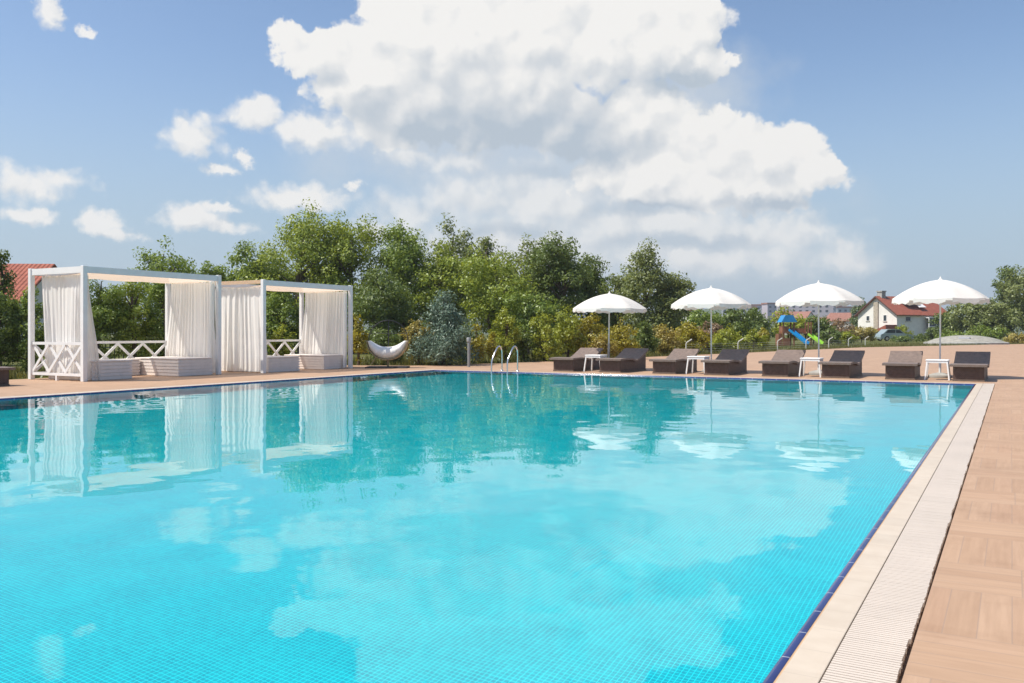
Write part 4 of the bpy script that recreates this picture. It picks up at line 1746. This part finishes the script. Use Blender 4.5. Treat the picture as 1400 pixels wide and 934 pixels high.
# cumulus: (photo x, y, half width, half height)
CL = [(432, 66, 66, 36), (492, 100, 85, 62), (560, 40, 80, 70), (640, 50, 115, 92), (740, 50, 115, 90), (840, 40, 110, 80), (925, 45, 66, 60),
      (960, 92, 52, 26), (560, 150, 110, 56), (680, 155, 140, 56), (780, 170, 110, 50),
      (880, 162, 76, 64), (955, 195, 80, 50), (1045, 212, 86, 52), (1105, 235, 52, 36), (905, 232, 140, 56), (1000, 255, 150, 40)]
LOWC = [(560, 290, 66, 36), (640, 270, 95, 40), (760, 275, 140, 56), (890, 305, 180, 54), (1050, 316, 120, 34), (1112, 308, 44, 24),
        (1150, 350, 62, 24), (970, 352, 200, 34), (700, 330, 190, 40), (560, 212, 44, 20), (638, 216, 60, 24), (515, 308, 52, 20)]
SMALL = [(265, 186, 66, 36), (352, 158, 52, 27), (432, 178, 84, 30), (298, 232, 30, 12), (336, 215, 20, 12), (408, 268, 96, 28), (430, 262, 40, 24),
         (262, 298, 62, 24), (300, 312, 60, 14), (300, 285, 38, 10), (40, 250, 96, 32), (40, 293, 52, 20), (138, 308, 50, 22), (160, 322, 40, 12), (68, 16, 28, 22), (115, 38, 22, 9),
         (985, 28, 28, 20), (485, 255, 18, 10), (-90, 120, 70, 30), (1560, 330, 90, 26), (700, -140, 180, 60), (330, -60, 90, 24)]


def field_group(name, CL, sd=0.25):
    ng = bpy.data.node_groups.new(name, 'ShaderNodeTree')
    ng.interface.new_socket('Vector', in_out='INPUT', socket_type='NodeSocketVector')
    ng.interface.new_socket('F', in_out='OUTPUT', socket_type='NodeSocketFloat')
    w = WN(ng)
    gi = w.n('NodeGroupInput')
    go = w.n('NodeGroupOutput')
    cur = None
    for (px, py, a, b_) in CL:
        lx = (px - 700) / F
        v_ = (454 - py) / F
        az_ = math.atan(lx)
        el_ = math.atan(v_ / math.sqrt(1 + lx * lx))
        k = 1 / (1 + lx * lx)
        ra, re = a / F * k, b_ / F * math.sqrt(k)
        ma = w.n('ShaderNodeVectorMath', operation='MULTIPLY_ADD')
        w.l(gi.outputs[0], ma.inputs[0])
        ma.inputs[1].default_value = (1 / ra, 1 / re, 0)
        ma.inputs[2].default_value = (-az_ / ra, -el_ / re, 0)
        ln = w.n('ShaderNodeVectorMath', operation='LENGTH')
        w.l(ma.outputs[0], ln.inputs[0])
        if cur is None:
            cur = ln.outputs['Value']
        else:
            sm = w.n('ShaderNodeMath', operation='SMOOTH_MIN')
            w.l(cur, sm.inputs[0])
            w.l(ln.outputs['Value'], sm.inputs[1])
            sm.inputs[2].default_value = sd
            cur = sm.outputs[0]
    w.l(w.math('SUBTRACT', 1.0, cur), go.inputs[0])
    return ng


FG = field_group('cloud_field', CL)


def field(vec, grp=None):
    g_ = wn.n('ShaderNodeGroup')
    g_.node_tree = grp or FG
    wn.l(vec, g_.inputs[0])
    return g_.outputs[0]


def shift(vec, dx, dy):
    a_ = wn.n('ShaderNodeVectorMath', operation='ADD')
    wn.l(vec, a_.inputs[0])
    a_.inputs[1].default_value = (dx, dy, 0)
    return a_.outputs[0]


def wnoise(vec, scale, detail, rough=0.55):
    return wn.noise(vec, scale, detail, rough)


# warp the lookup so that outlines billow
wv = wn.n('ShaderNodeTexNoise')
wv.inputs['Scale'].default_value = 20
wv.inputs['Detail'].default_value = 6
wv.inputs['Roughness'].default_value = 0.62
wn.l(AE, wv.inputs['Vector'])
wc = wn.n('ShaderNodeVectorMath', operation='SUBTRACT')
wn.l(wv.outputs['Color'], wc.inputs[0])
wc.inputs[1].default_value = (0.5, 0.5, 0.5)


def warped(vec, ax, ay):
    a_ = wn.n('ShaderNodeVectorMath', operation='MULTIPLY_ADD')
    wn.l(wc.outputs[0], a_.inputs[0])
    a_.inputs[1].default_value = (ax, ay, 0)
    wn.l(vec, a_.inputs[2])
    return a_.outputs[0]


PW = warped(AE, 0.075, 0.062)
PS = warped(AE, 0.080, 0.050)
JV = warped(AE, 0.03, 0.03)


def worley(vec, scale, sm=0.4):
    v_ = wn.n('ShaderNodeTexVoronoi', feature='SMOOTH_F1', voronoi_dimensions='2D')
    v_.inputs['Scale'].default_value = scale
    v_.inputs['Smoothness'].default_value = sm
    wn.l(vec, v_.inputs['Vector'])
    return wn.math('SUBTRACT', 0.42, v_.outputs['Distance'])


def smoothstep(v, a, b_, to=1.0):
    m_ = wn.n('ShaderNodeMapRange', interpolation_type='SMOOTHSTEP')
    wn.l(v, m_.inputs['Value'])
    m_.inputs['From Min'].default_value = a
    m_.inputs['From Max'].default_value = b_
    m_.inputs['To Max'].default_value = to
    return m_.outputs[0]


f0 = field(PW)
f1 = field(shift(PW, -0.010, 0.030))
FL = field_group('low_clouds', LOWC, 0.3)
FS = field_group('small_clouds', SMALL, 0.2)
fl0 = field(PW, FL)
fl1 = field(shift(PW, -0.006, 0.020), FL)
fs0 = field(PS, FS)
fs1 = field(shift(PS, -0.006, 0.014), FS)
b0 = worley(JV, 30, 0.6)
b1 = worley(shift(JV, -0.006, 0.010), 30, 0.6)
bf = worley(JV, 75, 0.5)
nz0 = wnoise(AE, 45, 8, 0.62)
lump0 = wnoise(AE, 11, 4, 0.5)
nzc = wn.math('SUBTRACT', nz0, 0.5)
detail = wn.math('ADD', wn.math('MULTIPLY', nzc, 0.30), wn.math('ADD', wn.math('MULTIPLY', b0, 0.22), wn.math('MULTIPLY', bf, 0.16)))
a_high = smoothstep(wn.math('ADD', f0, wn.math('MULTIPLY', detail, 1.12)), 0.02, 0.22)
a_low = smoothstep(wn.math('ADD', fl0, wn.math('MULTIPLY', detail, 1.5)), -0.15, 0.85, 0.74)
a_small = smoothstep(wn.math('ADD', fs0, wn.math('MULTIPLY', detail, 1.9)), 0.03, 0.70, 0.95)
alpha = wn.math('MAXIMUM', a_high, wn.math('MAXIMUM', a_low, a_small))
# grey bases and the thin veil that joins the heaps
GREY = field_group('cloud_bases', [(690, 178, 210, 54), (600, 165, 130, 46), (790, 185, 90, 56), (870, 285, 90, 14), (690, 318, 100, 14), (930, 330, 130, 12), (1060, 276, 90, 12), (740, 236, 100, 12), (930, 116, 110, 24), (1000, 118, 50, 16)], 0.35)
VEIL = field_group('cloud_veil', [(760, 240, 300, 160), (880, 330, 360, 120), (720, 350, 280, 90), (960, 120, 120, 80), (560, 190, 190, 90)], 0.3)
gf = wn.math('ADD', field(warped(AE, 0.06, 0.035), GREY), wn.math('MULTIPLY', wn.math('SUBTRACT', lump0, 0.5), 0.5))
gm = smoothstep(gf, -0.30, 1.05)
rel = wn.math('ADD', wn.math('MULTIPLY', wn.math('SUBTRACT', f0, f1), wn.math('MULTIPLY', a_high, 0.52)),
              wn.math('ADD', wn.math('MULTIPLY', wn.math('SUBTRACT', fl0, fl1), wn.math('MULTIPLY', a_low, 0.30)),
                      wn.math('MULTIPLY', wn.math('SUBTRACT', fs0, fs1), wn.math('MULTIPLY', a_small, 0.55))))
rel = wn.math('MINIMUM', rel, 0.25)
l2 = wn.math('ADD', wn.math('MULTIPLY_ADD', bf, 0.14, wn.math('MULTIPLY', wn.math('SUBTRACT', b0, b1), 0.68)), wn.math('MULTIPLY', nzc, 0.40))
l3 = wn.math('MULTIPLY', wn.math('SUBTRACT', lump0, 0.5), 0.55)
l4 = wn.math('MULTIPLY', gm, -0.88)
lit = wn.math('ADD', wn.math('ADD', rel, l2), wn.math('ADD', l3, wn.math('ADD', l4, 0.80)), clamp=True)
vm_ = smoothstep(wn.math('ADD', field(PW, VEIL), wn.math('MULTIPLY', wn.math('SUBTRACT', lump0, 0.5), 0.9)), -0.05, 0.80, 0.66)
CG = 8.0      # cloud radiance, divided by the Background strength
ccol = wn.ramp(lit, [(0.0, (0.40, 0.46, 0.525)), (0.45, (0.56, 0.585, 0.61)), (0.88, (0.755, 0.745, 0.725))])
cm = wn.n('ShaderNodeVectorMath', operation='SCALE')
wn.l(ccol, cm.inputs[0])
cm.inputs['Scale'].default_value = CG
hz = wn.n('ShaderNodeMapRange', interpolation_type='SMOOTHSTEP')
wn.l(EL, hz.inputs['Value'])
hz.inputs['From Min'].default_value = 0.0
hz.inputs['From Max'].default_value = 0.32
hz.inputs['To Min'].default_value = 0.90
hz.inputs['To Max'].default_value = 0.0
skyc = wn.mix(hz.outputs[0], sky.outputs[0], (2.72, 3.48, 4.22))
final = wn.n('ShaderNodeMix', data_type='RGBA')
veiled = wn.mix(vm_, skyc, (0.52 * CG, 0.56 * CG, 0.595 * CG))
wn.l(alpha, final.inputs[0])
wn.l(veiled, final.inputs[6])
wn.l(cm.outputs[0], final.inputs[7])
bg = wn.n('ShaderNodeBackground')
bg.inputs['Strength'].default_value = 0.125
wn.l(final.outputs[2], bg.inputs[0])
wo = wn.n('ShaderNodeOutputWorld')
wn.l(bg.outputs[0], wo.inputs[0])
world.cycles.sampling_method = 'MANUAL'
world.cycles.sample_map_resolution = 512

# ------------------------------------------------------------------ camera and output
cam = bpy.data.cameras.new('camera')
cam.sensor_width = 36.0
cam.lens = F / 1400.0 * 36.0
cam.shift_y = -13.0 / 1400.0
cam.clip_start = 0.05
cam.clip_end = 6000.0
co = bpy.data.objects.new('camera', cam)
col.objects.link(co)
co.location = (0, 0, EYE)
co.rotation_euler = (R(90), 0, HEAD)
sc.camera = co

sc.render.engine = 'CYCLES'
sc.view_settings.view_transform = 'Standard'
sc.view_settings.look = 'None'
sc.view_settings.exposure = 0.28
sc.view_settings.gamma = 1.0
sc.view_settings.use_curve_mapping = False
sc.cycles.max_bounces = 10
sc.cycles.diffuse_bounces = 4
sc.cycles.transparent_max_bounces = 12
sc.cycles.use_denoising = True
sc.cycles.sample_clamp_indirect = 8.0
sc.cycles.caustics_reflective = False
